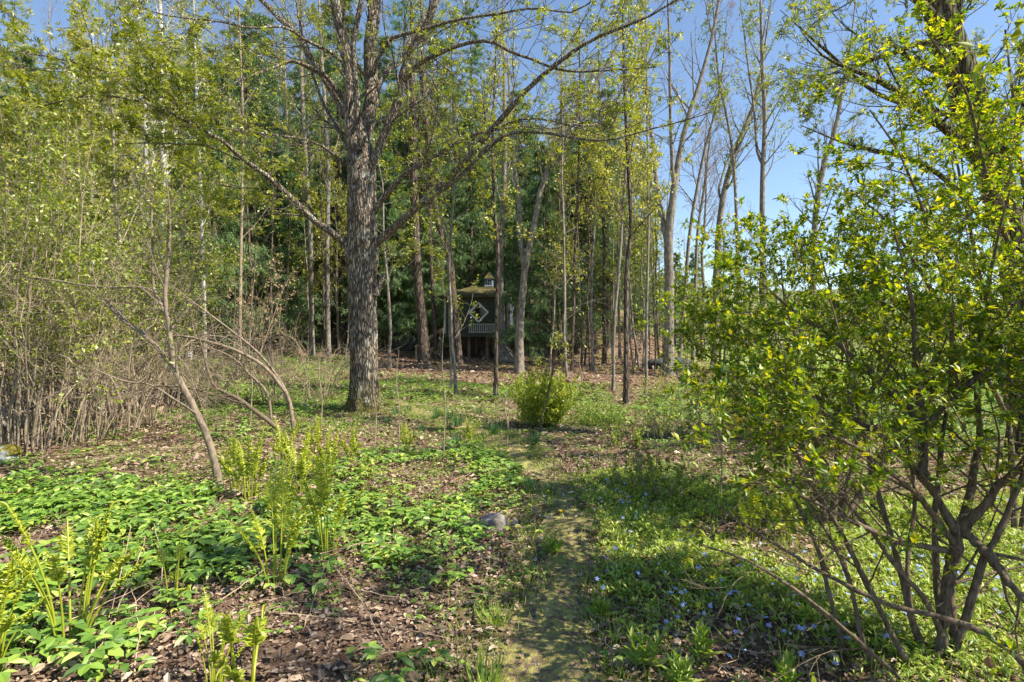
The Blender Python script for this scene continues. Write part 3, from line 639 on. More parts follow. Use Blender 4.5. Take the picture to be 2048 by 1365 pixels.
# ================================================================== TREE KINDS REPEATED THROUGH THE WOOD
FOREST = 'trees standing deep in the wood'
pro = {}
pro['bare'] = [deciduous('bare_tree', 'tall thin bare grey tree deep in the wood', 'tree', 31 + k, 17 + 2 * k, 0.12 + 0.02 * k, M['grey_bark'], M['red_bud'],
               nl=1 if k == 1 else 0, lsize=0.07, n1=20, n2=6, n3=4, cb=0.42, l1=0.19, spreadang=34, group=FOREST) for k in range(3)]
pro['yellow'] = [deciduous('leafing_tree', 'tall thin tree in small yellow green leaf deep in the wood', 'tree', 41 + k, 14 + 2 * k, 0.10 + 0.02 * k, M[['grey_bark', 'birch_bark', 'grey_bark'][k]],
                 M['yellow_leaf'], nl=4, lsize=0.12, n1=28, n2=6, n3=4, cb=0.16, l1=0.2, cluster=2, group=FOREST) for k in range(3)]
pro['sapling'] = [deciduous('maple_sapling', 'slim young maple in bright yellow green leaf under the taller trees', 'tree', 51 + k, 7.5 + 1.5 * k, 0.045 + 0.01 * k, M['grey_bark'],
                  M[['maple_leaf', 'yellow_leaf', 'maple_leaf'][k]], nl=3, lsize=0.115, n1=24, n2=6, n3=4, cb=0.25, l1=0.24, spreadang=66, cluster=2, up=0.02, group=FOREST) for k in range(3)]
pro['hemlock'] = [conifer('hemlock_tree', 'dark green drooping hemlock deep in the wood', 61 + k, 11 + 3 * k, 0.14 + .03 * k, M['needle'], z0=0.10 + 0.08 * k, group=FOREST) for k in range(3)]
pro['pine'] = [conifer('white_pine', 'tall soft blue green pine rising behind the maple', 71 + k, 23 + 3 * k, 0.26, M['pine_needle'], spread=0.15, nb=85, dens=12, nsize=0.26, z0=0.3, droop=0.02, per=5, group=FOREST) for k in range(2)]
pro['spruce'] = [conifer('spruce_tree', 'dark pointed spruce rising above the wood', 81, 22, 0.22, M['needle'], spread=0.13, nb=120, dens=12, nsize=0.2, z0=0.2, group=FOREST)]
def pole(seed, H, r0):
    rng = np.random.default_rng(seed); t = thing('pole_tree', 'thin straight young trunk with bare side twigs in the shade of the wood', 'tree', group=FOREST)
    P = trunk_path(rng, H, 0.03, .04, 14); Rd = (r0 * (1 - np.linspace(0, 1, 14) * .85))[None]; tb = MB(); tb.tubes(P, Rd, 7)
    P1, R1 = grow(rng, P, Rd, 24, .08, .98, 65, .12, 6, .16, .03, .3, absl=H, rmin=.004); tb.tubes(P1, R1, 4)
    P2, R2 = grow(rng, P1, R1, 4, .2, 1, 45, .5, 4, .2, .02, .7, rmin=.003); tb.tubes(P2, R2, 3); tb.build('trunk', M['grey_bark' if seed % 2 else 'dark_bark'], t)
    lf = MB(); leaves_on(rng, lf, P2, 1, QUAD, .09, t0=.3); lf.build('foliage', M['yellow_leaf'], t); return t
pro['pole'] = [pole(90 + k, 8 + k, .035 + .008 * k) for k in range(3)]
used = set(); rng = np.random.default_rng(5)
def plant(kind, x, y, label=None, scale=1.0, k=None, group=FOREST, sink=0.08):
    k = int(rng.integers(0, len(pro[kind]))) if k is None else k
    o = pro[kind][k]; z = float(h(x, y)) - sink; rz = rng.uniform(0, 6.28); s = scale * rng.uniform(0.88, 1.12)
    if (kind, k) not in used:
        used.add((kind, k)); o.location = (x, y, z); o.rotation_euler = (0, 0, rz); o.scale = (s,) * 3
        if label: o['label'] = label
        return o
    return copy_thing(o, (x, y, z), rz, s, label, group, (rng.normal(0, .015), rng.normal(0, .015)))
KIND_LABEL = {'bare': 'tall thin bare grey tree', 'yellow': 'slender tree in yellow green leaf', 'sapling': 'slim leafy young maple', 'hemlock': 'dark green drooping hemlock', 'pine': 'tall soft blue green pine'}
def where(x, y):
    r = x / y
    a = 'high on left hillside' if r < -.75 else 'behind cane thicket' if r < -.5 else 'behind birches' if r < -.36 else 'behind big maple' if r < -.18 else 'behind tree house' if r < .03 else 'behind thin trunk row' if r < .14 else 'at wood\'s right end'
    return a + (', in front ranks' if y < 36 else ', halfway back' if y < 50 else ', far back' if y < 66 else ', in last ranks')
def px_x(px, y): return (px - 1024) / F * y
NAMED = [
 ('pine', 800, 42, 'tall soft blue green pine directly behind the right side of the maple trunk', 1.0, 0),
 ('pine', 650, 38, 'soft green pine whose boughs show left of the maple trunk', .85, 1),
 ('pine', 1130, 62, 'far pine showing beside the blue sky right of the spruce', .8, 0),
 ('spruce', 940, 52, 'dark pointed spruce rising above the tree house against blue sky', 1.1, 0),
 ('spruce', 540, 48, 'dark blue green spruce in the gap of sky left of the maple', .8, 0),
 ('hemlock', 1090, 26.0, 'hemlock with low green boughs touching the right end of the tree house', .85, 0),
 ('hemlock', 868, 30.2, 'hemlock whose boughs droop over the left end of the tree house', .8, 0),
 ('hemlock', 560, 29, 'dark hemlock standing over the green slope, right of two', .95, 0),
 ('hemlock', 500, 31, 'dark hemlock standing over the green slope, left of two', 1.0, 2),
 ('hemlock', 780, 31, 'hemlock just left of the dark boulder', .9, 0),
 ('hemlock', 1150, 30, 'dense hemlock right of the tree house, nearest the fork of the dark tree', 1, 0),
 ('hemlock', 1215, 31, 'hemlock filling the wood behind the mossy footed slim tree', .95, 1),
 ('hemlock', 1295, 36, 'last hemlock of the wood, left of the forked beech', .75, 0),
 ('hemlock', 1350, 42, 'low hemlock behind the forked beech', .6, 0),
 ('hemlock', 945, 33, 'hemlock with boughs hanging over the tree house roof', 1.0, 1),
 ('hemlock', 880, 36, 'tall hemlock behind the left corner of the tree house', 1.05, 2),
 ('hemlock', 760, 37, 'hemlock showing just right of the maple trunk', 1.0, 2),
 ('hemlock', 690, 35, 'hemlock hidden partly behind the maple trunk', 1.0, 1),
 ('hemlock', 600, 34, 'hemlock behind the close pair of grey trees', 1.0, 2),
 ('hemlock', 530, 36, 'hemlock behind the thin brown tree on the green slope', 1.0, 1),
 ('hemlock', 450, 38, 'hemlock behind the speckled thin tree', 1.0, 2),
 ('sapling', 1185, 22, 'young maple in yellow leaf among the row of straight thin trunks', 1.15, 1),
 ('sapling', 1290, 24, 'young maple in leaf beside the very straight thin tree', 1.1, 0),
 ('sapling', 1240, 28, 'young maple in yellow leaf above the mossy footed tree', 1.3, 1),
 ('sapling', 370, 20, 'young maple in green leaf behind the white seat', 1.2, 0),
 ('sapling', 250, 17, 'young maple in green leaf rising behind the thicket, right of two', 1.1, 2),
 ('sapling', 90, 16, 'young maple in green leaf rising behind the thicket, left of two', 1.1, 0),
 ('sapling', 170, 22, 'young maple in yellow leaf well behind the thicket', 1.3, 1),
 ('sapling', 20, 24, 'young maple in yellow leaf at the left edge behind the thicket', 1.3, 1),
 ('sapling', 780, 24, 'young maple in leaf seen through the right limbs of the big maple', 1.25, 2),
]
for kind, px, y, lb, s_, k in NAMED: plant(kind, px_x(px, y), y, lb, s_, k)
pts = []
def clear_of(x, y):
    if abs(x + 1.6) < 3.0 and 26 < y < 32.5: return False
    if y < 29.5 and -0.26 < x / y < 0.06: return False
    return all((x - a) ** 2 + (y - b) ** 2 > 2.6 for a, b in pts)
n_ = 0
for _ in range(6000):
    y = rng.uniform(28, 84) if rng.uniform() < .8 else rng.uniform(24, 40); x = rng.uniform(-0.98, 0.24) * y
    if not clear_of(x, y) or (x < -22 and y < 30): continue
    if y < 30 and x / y > -0.5 and rng.uniform() < .5: continue
    pts.append((x, y)); r = x / y
    if r < -0.6: p = [.32, .55, .10, .03, 0]
    elif r < -0.35: p = [.34, .20, .06, .38, .02]
    elif r < 0.1: p = [.16, .09, .05, .64, .06]
    else: p = [.16, .18, .08, .54, .04]
    kind = rng.choice(['bare', 'yellow', 'sapling', 'hemlock', 'pine'], p=p)
    sc = 1.0 if y < 50 else 1.1
    if r > 0.12: sc *= 0.7
    if r > -0.36: sc *= {'yellow': .72, 'bare': .8}.get(kind, 1)
    H0 = {'bare': 19, 'yellow': 16, 'sapling': 9, 'hemlock': 14, 'pine': 24.5}[kind]
    pt = rng.uniform(-60, 200) if r < -.42 else rng.uniform(130, 330) if r < .1 else rng.uniform(250, 420)
    if kind in ('bare', 'pine'): pt -= 110
    sc = float(np.clip((CAMZ + (682 - pt) / F * y - float(h(x, y))) / H0, .4, 1.15))
    plant(kind, x, y, KIND_LABEL[kind] + ' ' + where(x, y), scale=sc); n_ += 1
    if n_ > 225: break
for _ in range(210):
    y = rng.uniform(20, 42); x = rng.uniform(-.62, .27) * y
    if not clear_of(x, y) or y < 24 and x / y < .08 and x / y > -.4: continue
    pts.append((x, y)); plant('pole', x, y, 'thin young bare trunk ' + where(x, y), rng.uniform(.8, 1.3))
for px in (770, 800, 825, 860, 880, 935, 960, 1020, 1060, 1100, 1110, 1165, 1180, 1190, 1225, 1270, 1285, 1310, 1320):
    y = rng.uniform(33, 37) if px < 1050 else rng.uniform(22, 30)
    plant('pole', px_x(px, y), y, 'thin young bare trunk ' + where(px_x(px, y), y), rng.uniform(.9, 1.3))
# open line of bare trees on the right, with sky between them
for px, y, s_ in [(1405, 33, .8), (1450, 38, .8), (1500, 42, .8), (1560, 46, .75), (1600, 52, .7), (1660, 55, .6), (1700, 40, .7), (1745, 34, .75), (1790, 48, .8), (1850, 38, .9),
                  (1920, 44, .9), (1980, 36, .9), (2060, 40, 1), (1330, 40, .8), (1255, 45, .8), (1370, 50, .7), (1430, 60, .6), (1480, 65, .6), (1540, 70, .6)]:
    plant('bare', px_x(px, y), y, 'bare reddish grey tree standing thinly against the sky on the right', s_, group='bare trees along the open right side', k=1 if px % 20 else 0)
for px, y, s_ in [(1375, 22, .45), (1440, 25, .5), (1490, 20, .42), (1545, 27, .5), (1600, 22, .4), (1660, 26, .45), (1720, 21, .4), (1790, 25, .5), (1860, 22, .45), (1930, 24, .5), (2010, 21, .45), (1410, 33, .6), (1520, 36, .6), (1640, 35, .55), (1760, 34, .6), (1880, 33, .6)]:
    plant('sapling', px_x(px, y), y, 'low young leafy tree screening the meadow on the right', s_, group='young trees along the meadow edge')
for px, y, s_ in [(1395, 38, .55), (1440, 46, .5), (1370, 52, .6)]: plant('hemlock', px_x(px, y), y, 'small hazy hemlock beyond the forked beech', s_, group='small hemlocks by the meadow')
# the edge of another wood at the far side of the meadow, right
for px, y in [(1430, 120), (1470, 135), (1520, 128), (1570, 140), (1620, 125), (1660, 138), (1710, 120), (1760, 132), (1800, 118), (1850, 130), (1900, 122), (1950, 135), (2010, 125)]:
    plant('yellow', px_x(px, y), y, 'small far leafing tree across the meadow', .72, group='far trees across the meadow')
# unseen trees added past the right edge to cast shade on the clearing
for x, y, s_, kd in [(4.4, 1.7, .75, 'sapling'), (16, 9, .9, 'yellow'), (19, 14, .8, 'bare')]:
    plant(kd, x, y, 'unseen tree beyond the right edge, added for its shade', s_, group='unseen shade trees beyond the right edge')

# ================================================================== TREE HOUSE
tx, ty = -1.6, 29.0; gz = float(h(tx, ty)); rz = R_(-7)
th_ = thing('tree_house', 'small dark green tree house on stilts with a white diamond window and low mossy roof', 'tree house', (tx, ty, gz), rz)
fz = 1.97 - gz; ez = 3.78 - gz; hw_, hd = 1.55, 1.2
b = MB()
nb_ = 12; bh = (ez - fz) / nb_
for k in range(nb_):                                   # clapboards, each lapping over the one below
    z = fz + bh * (k + .5)
    b.box((0, -hd, z), (2 * hw_ - .1, .03, bh + .012), rx=R_(5)); b.box((0, hd, z), (2 * hw_ - .1, .03, bh + .012), rx=R_(-5))
    b.box((-hw_, 0, z), (.03, 2 * hd - .1, bh + .012), ry=R_(5)); b.box((hw_, 0, z), (.03, 2 * hd - .1, bh + .012), ry=R_(-5))
b.box((0, 0, (fz + ez) / 2), (2 * hw_ - .08, 2 * hd - .08, ez - fz - .02)); b.build('wall', M['siding'], th_)
b = MB()
for sx in (-1, 1):
    for sy in (-1, 1): b.box((sx * (hw_ + .005), sy * (hd + .005), (fz + ez) / 2), (.11, .11, ez - fz))
b.build('corner_board', M['old_trim'], th_)
b = MB(); b.box((0, -.15, fz - .09), (2 * hw_ + .25, 2 * hd + .6, .16)); b.build('platform', M['siding'], th_)
ov = .32; pk = ez + .62                                # hipped roof with thickness
V = [[-hw_ - ov, -hd - ov, ez - .06], [hw_ + ov, -hd - ov, ez - .06], [hw_ + ov, hd + ov, ez - .06], [-hw_ - ov, hd + ov, ez - .06]]
V += [[a, b_, c + .09] for a, b_, c in V] + [[-.45, 0, pk], [.45, 0, pk]]
b = MB(); b.add(V, [np.array([[0, 1, 5, 4], [1, 2, 6, 5], [2, 3, 7, 6], [3, 0, 4, 7], [0, 3, 2, 1], [4, 5, 9, 8], [6, 7, 8, 9]]), np.array([[5, 6, 9], [7, 4, 8]])])
roof = b.build('roof', M['roofing'], th_)
b = MB(); b.box((.45, 0, pk + .16), (.36, .36, .40)); cup = b.build('cupola', M['blue_trim'], th_)
b = MB(); b.box((.45, -.182, pk + .18), (.26, .012, .24)); b.build('pane', M['glass'], cup)
b = MB()
for q in (-.06, .06): b.box((.45 + q, -.192, pk + .18), (.014, .012, .24))
b.box((.45, -.192, pk + .18), (.26, .010, .014)); b.box((.45, -.2, pk - .02), (.44, .06, .04)); b.build('frame', M['trim'], cup)
b = MB(); b.add([[.2, -.25, pk + .36], [.7, -.25, pk + .36], [.7, .25, pk + .36], [.2, .25, pk + .36], [.45, 0, pk + .72]], [np.array([[0, 3, 2, 1]]), np.array([[0, 1, 4], [1, 2, 4], [2, 3, 4], [3, 0, 4]])])
b.build('cap', M['roofing'], cup)
wz = 1.6 + (682 - 627) / F * 29 - gz; wx = .12          # diamond window
b = MB(); s_ = .40
for a in (45, -45, 135, -135):
    c_, n_s = math.cos(R_(a)), math.sin(R_(a)); b.box((wx + c_ * s_ * .82, -hd - .05, wz + n_s * s_ * .82), (.075, .05, s_ * 1.72), ry=R_(-a))
win = b.build('window', M['trim'], th_)
b = MB(); b.box((wx, -hd - .03, wz), (s_ * 1.55, .02, s_ * 1.55), ry=R_(45)); b.build('pane', M['glass'], win)
for yy in (-.45, .45):                                   # windows of the sunny side
    b = MB(); b.box((hw_ + .03, yy, fz + 1.05), (.05, .52, 1.2)); wn = b.build('window', M['trim'], th_)
    b = MB(); b.box((hw_ + .058, yy, fz + 1.05), (.02, .36, 1.04)); b.build('pane', M['blue_trim'], wn)
b = MB(); zr = fz + .02                                  # little railed flower shelf under the window
b.box((.35, -hd - .42, zr + .42), (1.3, .06, .05)); b.box((.35, -hd - .42, zr + .03), (1.3, .06, .05))
for k in range(13): b.box((.35 - .6 + k * .1, -hd - .46, zr + .22), (.05, .02, .44))
b.build('railing', M['old_trim'], th_)
for sx in (-1.3, -.4, .5, 1.35):
    for sy in (-.95, .95):
        b = MB(); b.box((sx, sy, fz / 2 - .25), (.13, .13, fz + .3)); b.build('stilt', M['old_wood'], th_)
b = MB(); pth = catmull([(.25, 0, -.2), (.2, 0, .2), (.2, .0, fz * .6), (.2, .0, fz)], 10)[None]; b.tubes(pth, np.array([[.34, .3, .26, .24, .22, .2, .2, .2, .2, .2]]), 12)
b.build('central_post', M['dark_bark'], th_)
sg = ground_pt(822, 700); 
st = thing('wooden_stair', 'short sunlit wooden stair with handrails climbing toward the tree house behind the dark trunk', 'stair', (-4.6, 28.2, float(h(-4.6, 28.2))), R_(0))
for sy in (0, .75):
    b = MB(); b.box((.45, sy, .35), (1.5, .05, .18), ry=R_(-34)); b.build('stringer', M['deck_wood'], st)
    b = MB(); b.box((.45, sy, 1.05), (1.6, .05, .08), ry=R_(-34)); b.box((-.15, sy, .3), (.07, .07, .75)); b.box((1.05, sy, .85), (.07, .07, 1.2)); b.build('handrail', M['deck_wood'], st)
for k in range(5):
    b = MB(); b.box((-.1 + .27 * k, .37, .02 + .18 * k), (.26, .69, .04)); b.build('tread', M['deck_wood'], st)

# white slatted seat beyond the thicket
g = ground_pt(372, 722)
bn = thing('garden_seat', 'small white slatted garden seat behind the bare canes on the left', 'seat', tuple(g), R_(12))
zt = 1.6 + (682 - 697) / F * g[1] - g[2]; zb = 1.6 + (682 - 712) / F * g[1] - g[2]; ww = 22 / F * g[1]
for k in range(4):
    b = MB(); b.box((0, 0, zb + (zt - zb) * (k + .5) / 4), (ww, .03, (zt - zb) / 4 * .72)); b.build('slat', M['white_paint'], bn)
for sx in (-1, 1):
    b = MB(); b.box((sx * ww * .46, .04, zt / 2), (.05, .05, zt + .1)); b.build('leg', M['white_paint'], bn)
b = MB(); b.box((0, -.18, zb), (ww, .34, .04)); b.build('seat_board', M['white_paint'], bn)

# ================================================================== ROCKS
def rock(name, label, loc, size, m, seed, cat='rock', rz=0.0, amp=.22, parent=None):
    r = np.random.default_rng(seed); nu, nv = 40, 26
    u_ = np.linspace(0, 2 * math.pi, nu, endpoint=False); v_ = np.linspace(0.02, math.pi - .02, nv); U, V_ = np.meshgrid(u_, v_)
    d = np.stack([np.sin(V_) * np.cos(U), np.sin(V_) * np.sin(U), np.cos(V_)], -1); rad = np.ones(U.shape)
    for _ in range(9):                                   # flat facets
        n = unit(r.standard_normal(3)); rad = np.minimum(rad, r.uniform(.62, .9) / np.maximum((d @ n), .05))
    for _ in range(14):
        kx = r.normal(0, 5, 3); rad = rad + amp / 7 * np.sin(d @ kx + r.uniform(0, 6))
    P_ = d * rad[..., None] * np.array(size) / 2
    i = (np.arange(nv - 1)[:, None] * nu); k = np.arange(nu)[None]; k2 = (k + 1) % nu
    b = MB(); b.add(P_, np.stack([i + k, i + nu + k, i + nu + k2, i + k2], -1).reshape(-1, 4), 0, True)
    o = b.build(name, m, parent, loc); o.rotation_euler = (0, 0, rz)
    if parent is None: tag(o, label, cat)
    return o
g = ground_pt(985, 1060); rock('rock', 'pale grey rounded stone lying beside the path', (g[0], g[1], g[2] + .03), (.27, .24, .22), M['rock'], 4)
g = ground_pt(15, 925); rk = rock('rock', 'pale flat stone capped with yellow moss at the left edge', (g[0] - .12, g[1], g[2] + .05), (.46, .4, .30), M['pale_rock'], 8)
rock('moss_cap', '', (0, .02, .075), (.47, .4, .17), M['moss'], 9, parent=rk)
g = ground_pt(2, 860); rock('boulder', 'dark flat boulder behind the leftmost canes', (g[0], g[1], g[2] + .1), (1.0, .7, .6), M['rock'], 12)
z_ = float(h(-5.8, 31)); rock('boulder', 'big dark mossy boulder up the slope left of the stair', (-5.8, 31, z_ + .15), (2.6, 1.6, 1.5), M['dark_rock'], 17, amp=.3)
z_ = float(h(6.3, 24)); rock('boulder', 'dark low boulder under the brush right of the mossy footed tree', (6.6, 24, z_ + .1), (2.2, 1.2, 1.0), M['dark_rock'], 16)

# ================================================================== LEFT THICKET
th_label = 'upright pale canes with small green leaves'
tp_ = [shrub('thicket_shrub', '', 201 + k, 20, 4.9, 0.34, M['tan_bark'], M['green_leaf'], arch=0.08, r0=0.015, nl=9, lsize=0.065, n2=8, n3=4, base=.5, lt=.45, ratio=.28) for k in range(3)]
tp_.append(shrub('thicket_shrub', '', 209, 16, 4.0, 0.35, M['tan_bark'], M['green_leaf'], arch=0.55, r0=0.014, nl=1, lsize=0.045, n2=8, n3=5, base=.5, lt=.4, ratio=.32))
TH_ = [(-150, 905, 0, 'canes cut by the left edge, behind the mossy stone'), (25, 905, 1, 'cane clump right behind the mossy stone'), (95, 890, 0, 'cane clump right of the mossy stone'),
       (-30, 850, 2, 'cane clump at the left edge behind the dark boulder'), (150, 862, 1, 'dense cane clump third along the near row'), (205, 842, 2, 'cane clump fourth along the near row'),
       (60, 835, 2, 'cane clump in the second row near the left edge'), (262, 828, 0, 'cane clump fifth along the near row'), (120, 812, 0, 'cane clump in the second row, second along'),
       (320, 812, 1, 'cane clump near the white seat, sixth of the near row'), (190, 795, 1, 'cane clump in the second row, third along'), (365, 798, 3, 'arching twiggy shrub in front of the white seat'),
       (0, 800, 1, 'cane clump in the back row at the left edge'), (250, 785, 2, 'cane clump in the second row, fourth along'), (80, 780, 0, 'cane clump in the back row, second along'),
       (215, 870, 3, 'arching twiggy shrub in front of the fourth cane clump'), (60, 900, 3, 'arching twiggy shrub beside the mossy stone'), (310, 760, 2, 'cane clump in the back row behind the leaning sapling')]
tp_.append(shrub('arching_shrub', '', 211, 18, 3.4, 0.6, M['tan_bark'], M['green_leaf'], arch=0.75, r0=0.010, nl=0, n2=8, n3=5, base=.3, lt=.3, ratio=.34, wob=.09))
TH_ += [(420, 815, 4, 'bare arching shrub behind the leaning sapling'), (300, 850, 4, 'bare arching shrub in front of the thicket, left of the leaning sapling'), (545, 805, 4, 'bare arching shrub on the edge of the green slope'),
        (180, 885, 4, 'bare arching shrub before the fourth cane clump'), (640, 800, 4, 'bare arching shrub just left of the maple foot')]
seen = set()
for px, py, k, lb in TH_:
    g = ground_pt(px, py); s_ = rng.uniform(.9, 1.15)
    if k not in seen:
        seen.add(k); o = tp_[k]; o.location = tuple(g); o.rotation_euler = (0, 0, rng.uniform(0, 6)); o['label'] = lb; o['group'] = 'cane shrubs of the left thicket'
    else: copy_thing(tp_[k], tuple(g), rng.uniform(0, 6.28), s_, lb, 'cane shrubs of the left thicket')

def sapling(name, label, d, stems, seed, bark='sapling_bark', leaf=None, nl=0, n1=10, l1=.25, H=3.0, lsize=.05, ang=40, n2=4, n3=3, up=0.05):
    return traced_tree(name, label, d, stems, seed, M[bark], M[leaf or 'green_leaf'], H=H, nl=nl, lsize=lsize, n1=n1, n2=n2, n3=n3, l1=l1, cb=.35, spreadang=ang, up=up, cat='sapling')
d = ground_pt(437, 972)[1]
sapling('leaning_sapling', 'smooth grey brown sapling leaning left, foot in the green leaves in the left foreground', d,
  [([(438, 972), (432, 930), (420, 890), (402, 845), (375, 790), (352, 745), (342, 700), (338, 650), (330, 600), (336, 520), (340, 440), (330, 330)], [15, 14, 13, 11, 9, 7, 4]),
   ([(345, 735, d), (318, 700, d), (285, 668, d + .1), (245, 640, d + .2), (215, 605, d + .3), (180, 560, d + .4)], [9, 8, 6, 4]),
   ([(332, 610, d), (308, 580, d), (305, 500, d), (303, 430, d), (303, 330, d)], [5, 5, 4, 3]),
   ([(395, 830, d), (350, 800, d - .3), (300, 770, d - .4), (240, 760, d - .5), (150, 720, d - .6)], [5, 4, 3, 2]),
   ([(335, 640, d), (300, 580, d + .3), (200, 575, d + .5), (100, 560, d + .6), (0, 548, d + .7)], [6, 5, 4, 3])], 301, nl=1, n1=12, H=3.2, leaf='green_leaf')
d = ground_pt(588, 882)[1]
sapling('bent_sapling', 'dark bent sapling stooping left behind the yellow green ferns', d,
  [([(590, 882), (560, 862), (520, 830), (480, 800), (450, 785), (425, 768), (405, 700), (395, 660)], [9, 9, 8, 7, 5, 4]),
   ([(480, 800, d), (430, 790, d), (370, 775, d), (300, 770, d), (200, 740, d + .2)], [6, 5, 4, 2])], 302, H=2.4, n1=14, bark='shrub_bark')
sapling('bent_sapling', 'pale twin stemmed sapling arching left over the green slope beside the maple', d + .9,
  [([(590, 850), (578, 800), (560, 770), (530, 735), (480, 705), (420, 685), (350, 672), (280, 690), (230, 710)], [8, 8, 7, 6, 4, 3]),
   ([(585, 820, d + .9), (565, 770, d + 1), (520, 710, d + 1.1), (460, 660, d + 1.2), (380, 600, d + 1.3), (330, 560, d + 1.4)], [6, 5, 4, 3])], 303, H=2.6, n1=14)
sapling('bent_sapling', 'grey arching sapling with fine bare twigs left of the fern group', d + 1.6,
  [([(545, 830), (535, 790), (500, 750), (470, 720), (430, 700), (370, 690)], [5, 5, 4, 3])], 304, H=2.2, n1=12)
d = ground_pt(1078, 862)[1]
sapling('leaning_sapling', 'thin dark sapling leaning right out of the round green bush', d,
  [([(1077, 860), (1085, 830), (1095, 790), (1104, 750), (1110, 715), (1120, 690), (1128, 670)], [6, 5, 5, 4, 2])], 305, H=2.0, bark='shrub_bark', leaf='yellow_leaf', nl=2, ang=70, lsize=.06, n1=9)
FL = []
for j, (px, py, top, lb) in enumerate([(886, 925, 640, 'hair thin bare shoot standing right of the near fern pair'), (795, 915, 700, 'thin dry stem just right of the maple foot'), (748, 900, 720, 'thin dry stem in front of the maple foot'),
    (1012, 900, 780, 'thin pale shoot beside the path bend'), (640, 880, 690, 'thin brown shoot left of the maple foot'), (1440, 1000, 800, 'thin dark shoot in the periwinkle'), (1310, 960, 820, 'bare twiggy shoot left of the shrub'),
    (500, 850, 640, 'thin tall shoot behind the bent sapling'), (560, 800, 600, 'thin shoot on the green slope'), (1160, 800, 690, 'thin shoot right of the round green bush')]):
    d = ground_pt(px, py)[1]
    sapling('bare_shoot', lb, d, [([(px, py), (px + 4, py - (py - top) * .4), (px - 2, py - (py - top) * .7), (px + 3, top)], [2.6, 2.2, 1.5])], 310 + j, H=1.0, n1=5, n2=2, n3=2, bark='tan_bark')

# brown dried flower heads / bushy bare shrub behind the sapling
g = ground_pt(478, 760); sh = shrub('dry_shrub', 'bare shrub with pinkish brown dried flower tufts left of the maple', 330, 12, 4.4, .5, M['tan_bark'], M['fluff'], nl=3, lsize=.07, n2=5, n3=3, loc=tuple(g), cluster=3, lt=.6)
# ================================================================== BUSHES
g = ground_pt(1088, 852); shrub('round_bush', 'bright green feathery round bush beyond the bend of the path', 341, 90, 1.0, .6, M['grass'], M['fern'], r0=.003, nl=9, lsize=.04, n2=7, n3=4, loc=tuple(g), lt=.2, cat='bush', base=.22)
g = ground_pt(1200, 850); shrub('low_bush', 'low loose green bush just right of the round green bush', 342, 40, .5, .8, M['grass'], M['grass'], r0=.003, nl=4, lsize=.04, n2=6, n3=3, loc=tuple(g), lt=.2, cat='bush', base=.4)
for j, (px, py, hh, lm, lb) in enumerate([
    (1560, 900, 1.3, 'yellow_flower', 'bush in yellow bloom glowing behind the big shrub'), (1500, 880, .9, 'yellow_flower', 'smaller yellow bloom bush left of the larger one'),
    (1330, 880, 1.0, 'green_leaf', 'small twiggy green bush behind the litter bank'), (1420, 860, 1.3, 'green_leaf', 'loose green bush left of the yellow bloom'), (1320, 800, 1.3, 'yellow_leaf', 'pale yellow green brush at the foot of the forked beech'),
    (1400, 800, 1.6, 'yellow_leaf', 'pale yellow green brush right of the forked beech'), (1300, 985, .6, 'green_leaf', 'dark twiggy bush at the right of the path where litter meets grass'), (1470, 820, 1.5, 'green_leaf', 'brush beyond the yellow bloom bushes'),
    (1700, 850, 1.6, 'green_leaf', 'brush on the meadow edge behind the shrub limbs'), (1250, 890, .5, 'green_leaf', 'tiny green bush on the litter bank')]):
    g = ground_pt(px, py); shrub('brush_bush', lb, 350 + j, 16, hh * .75, .6, M['tan_bark'], M[lm], r0=.006, nl=4 if 'yellow_f' not in lm else 6, lsize=.04, n2=5, n3=4, loc=tuple(g), lt=.25, cat='bush', base=.35)

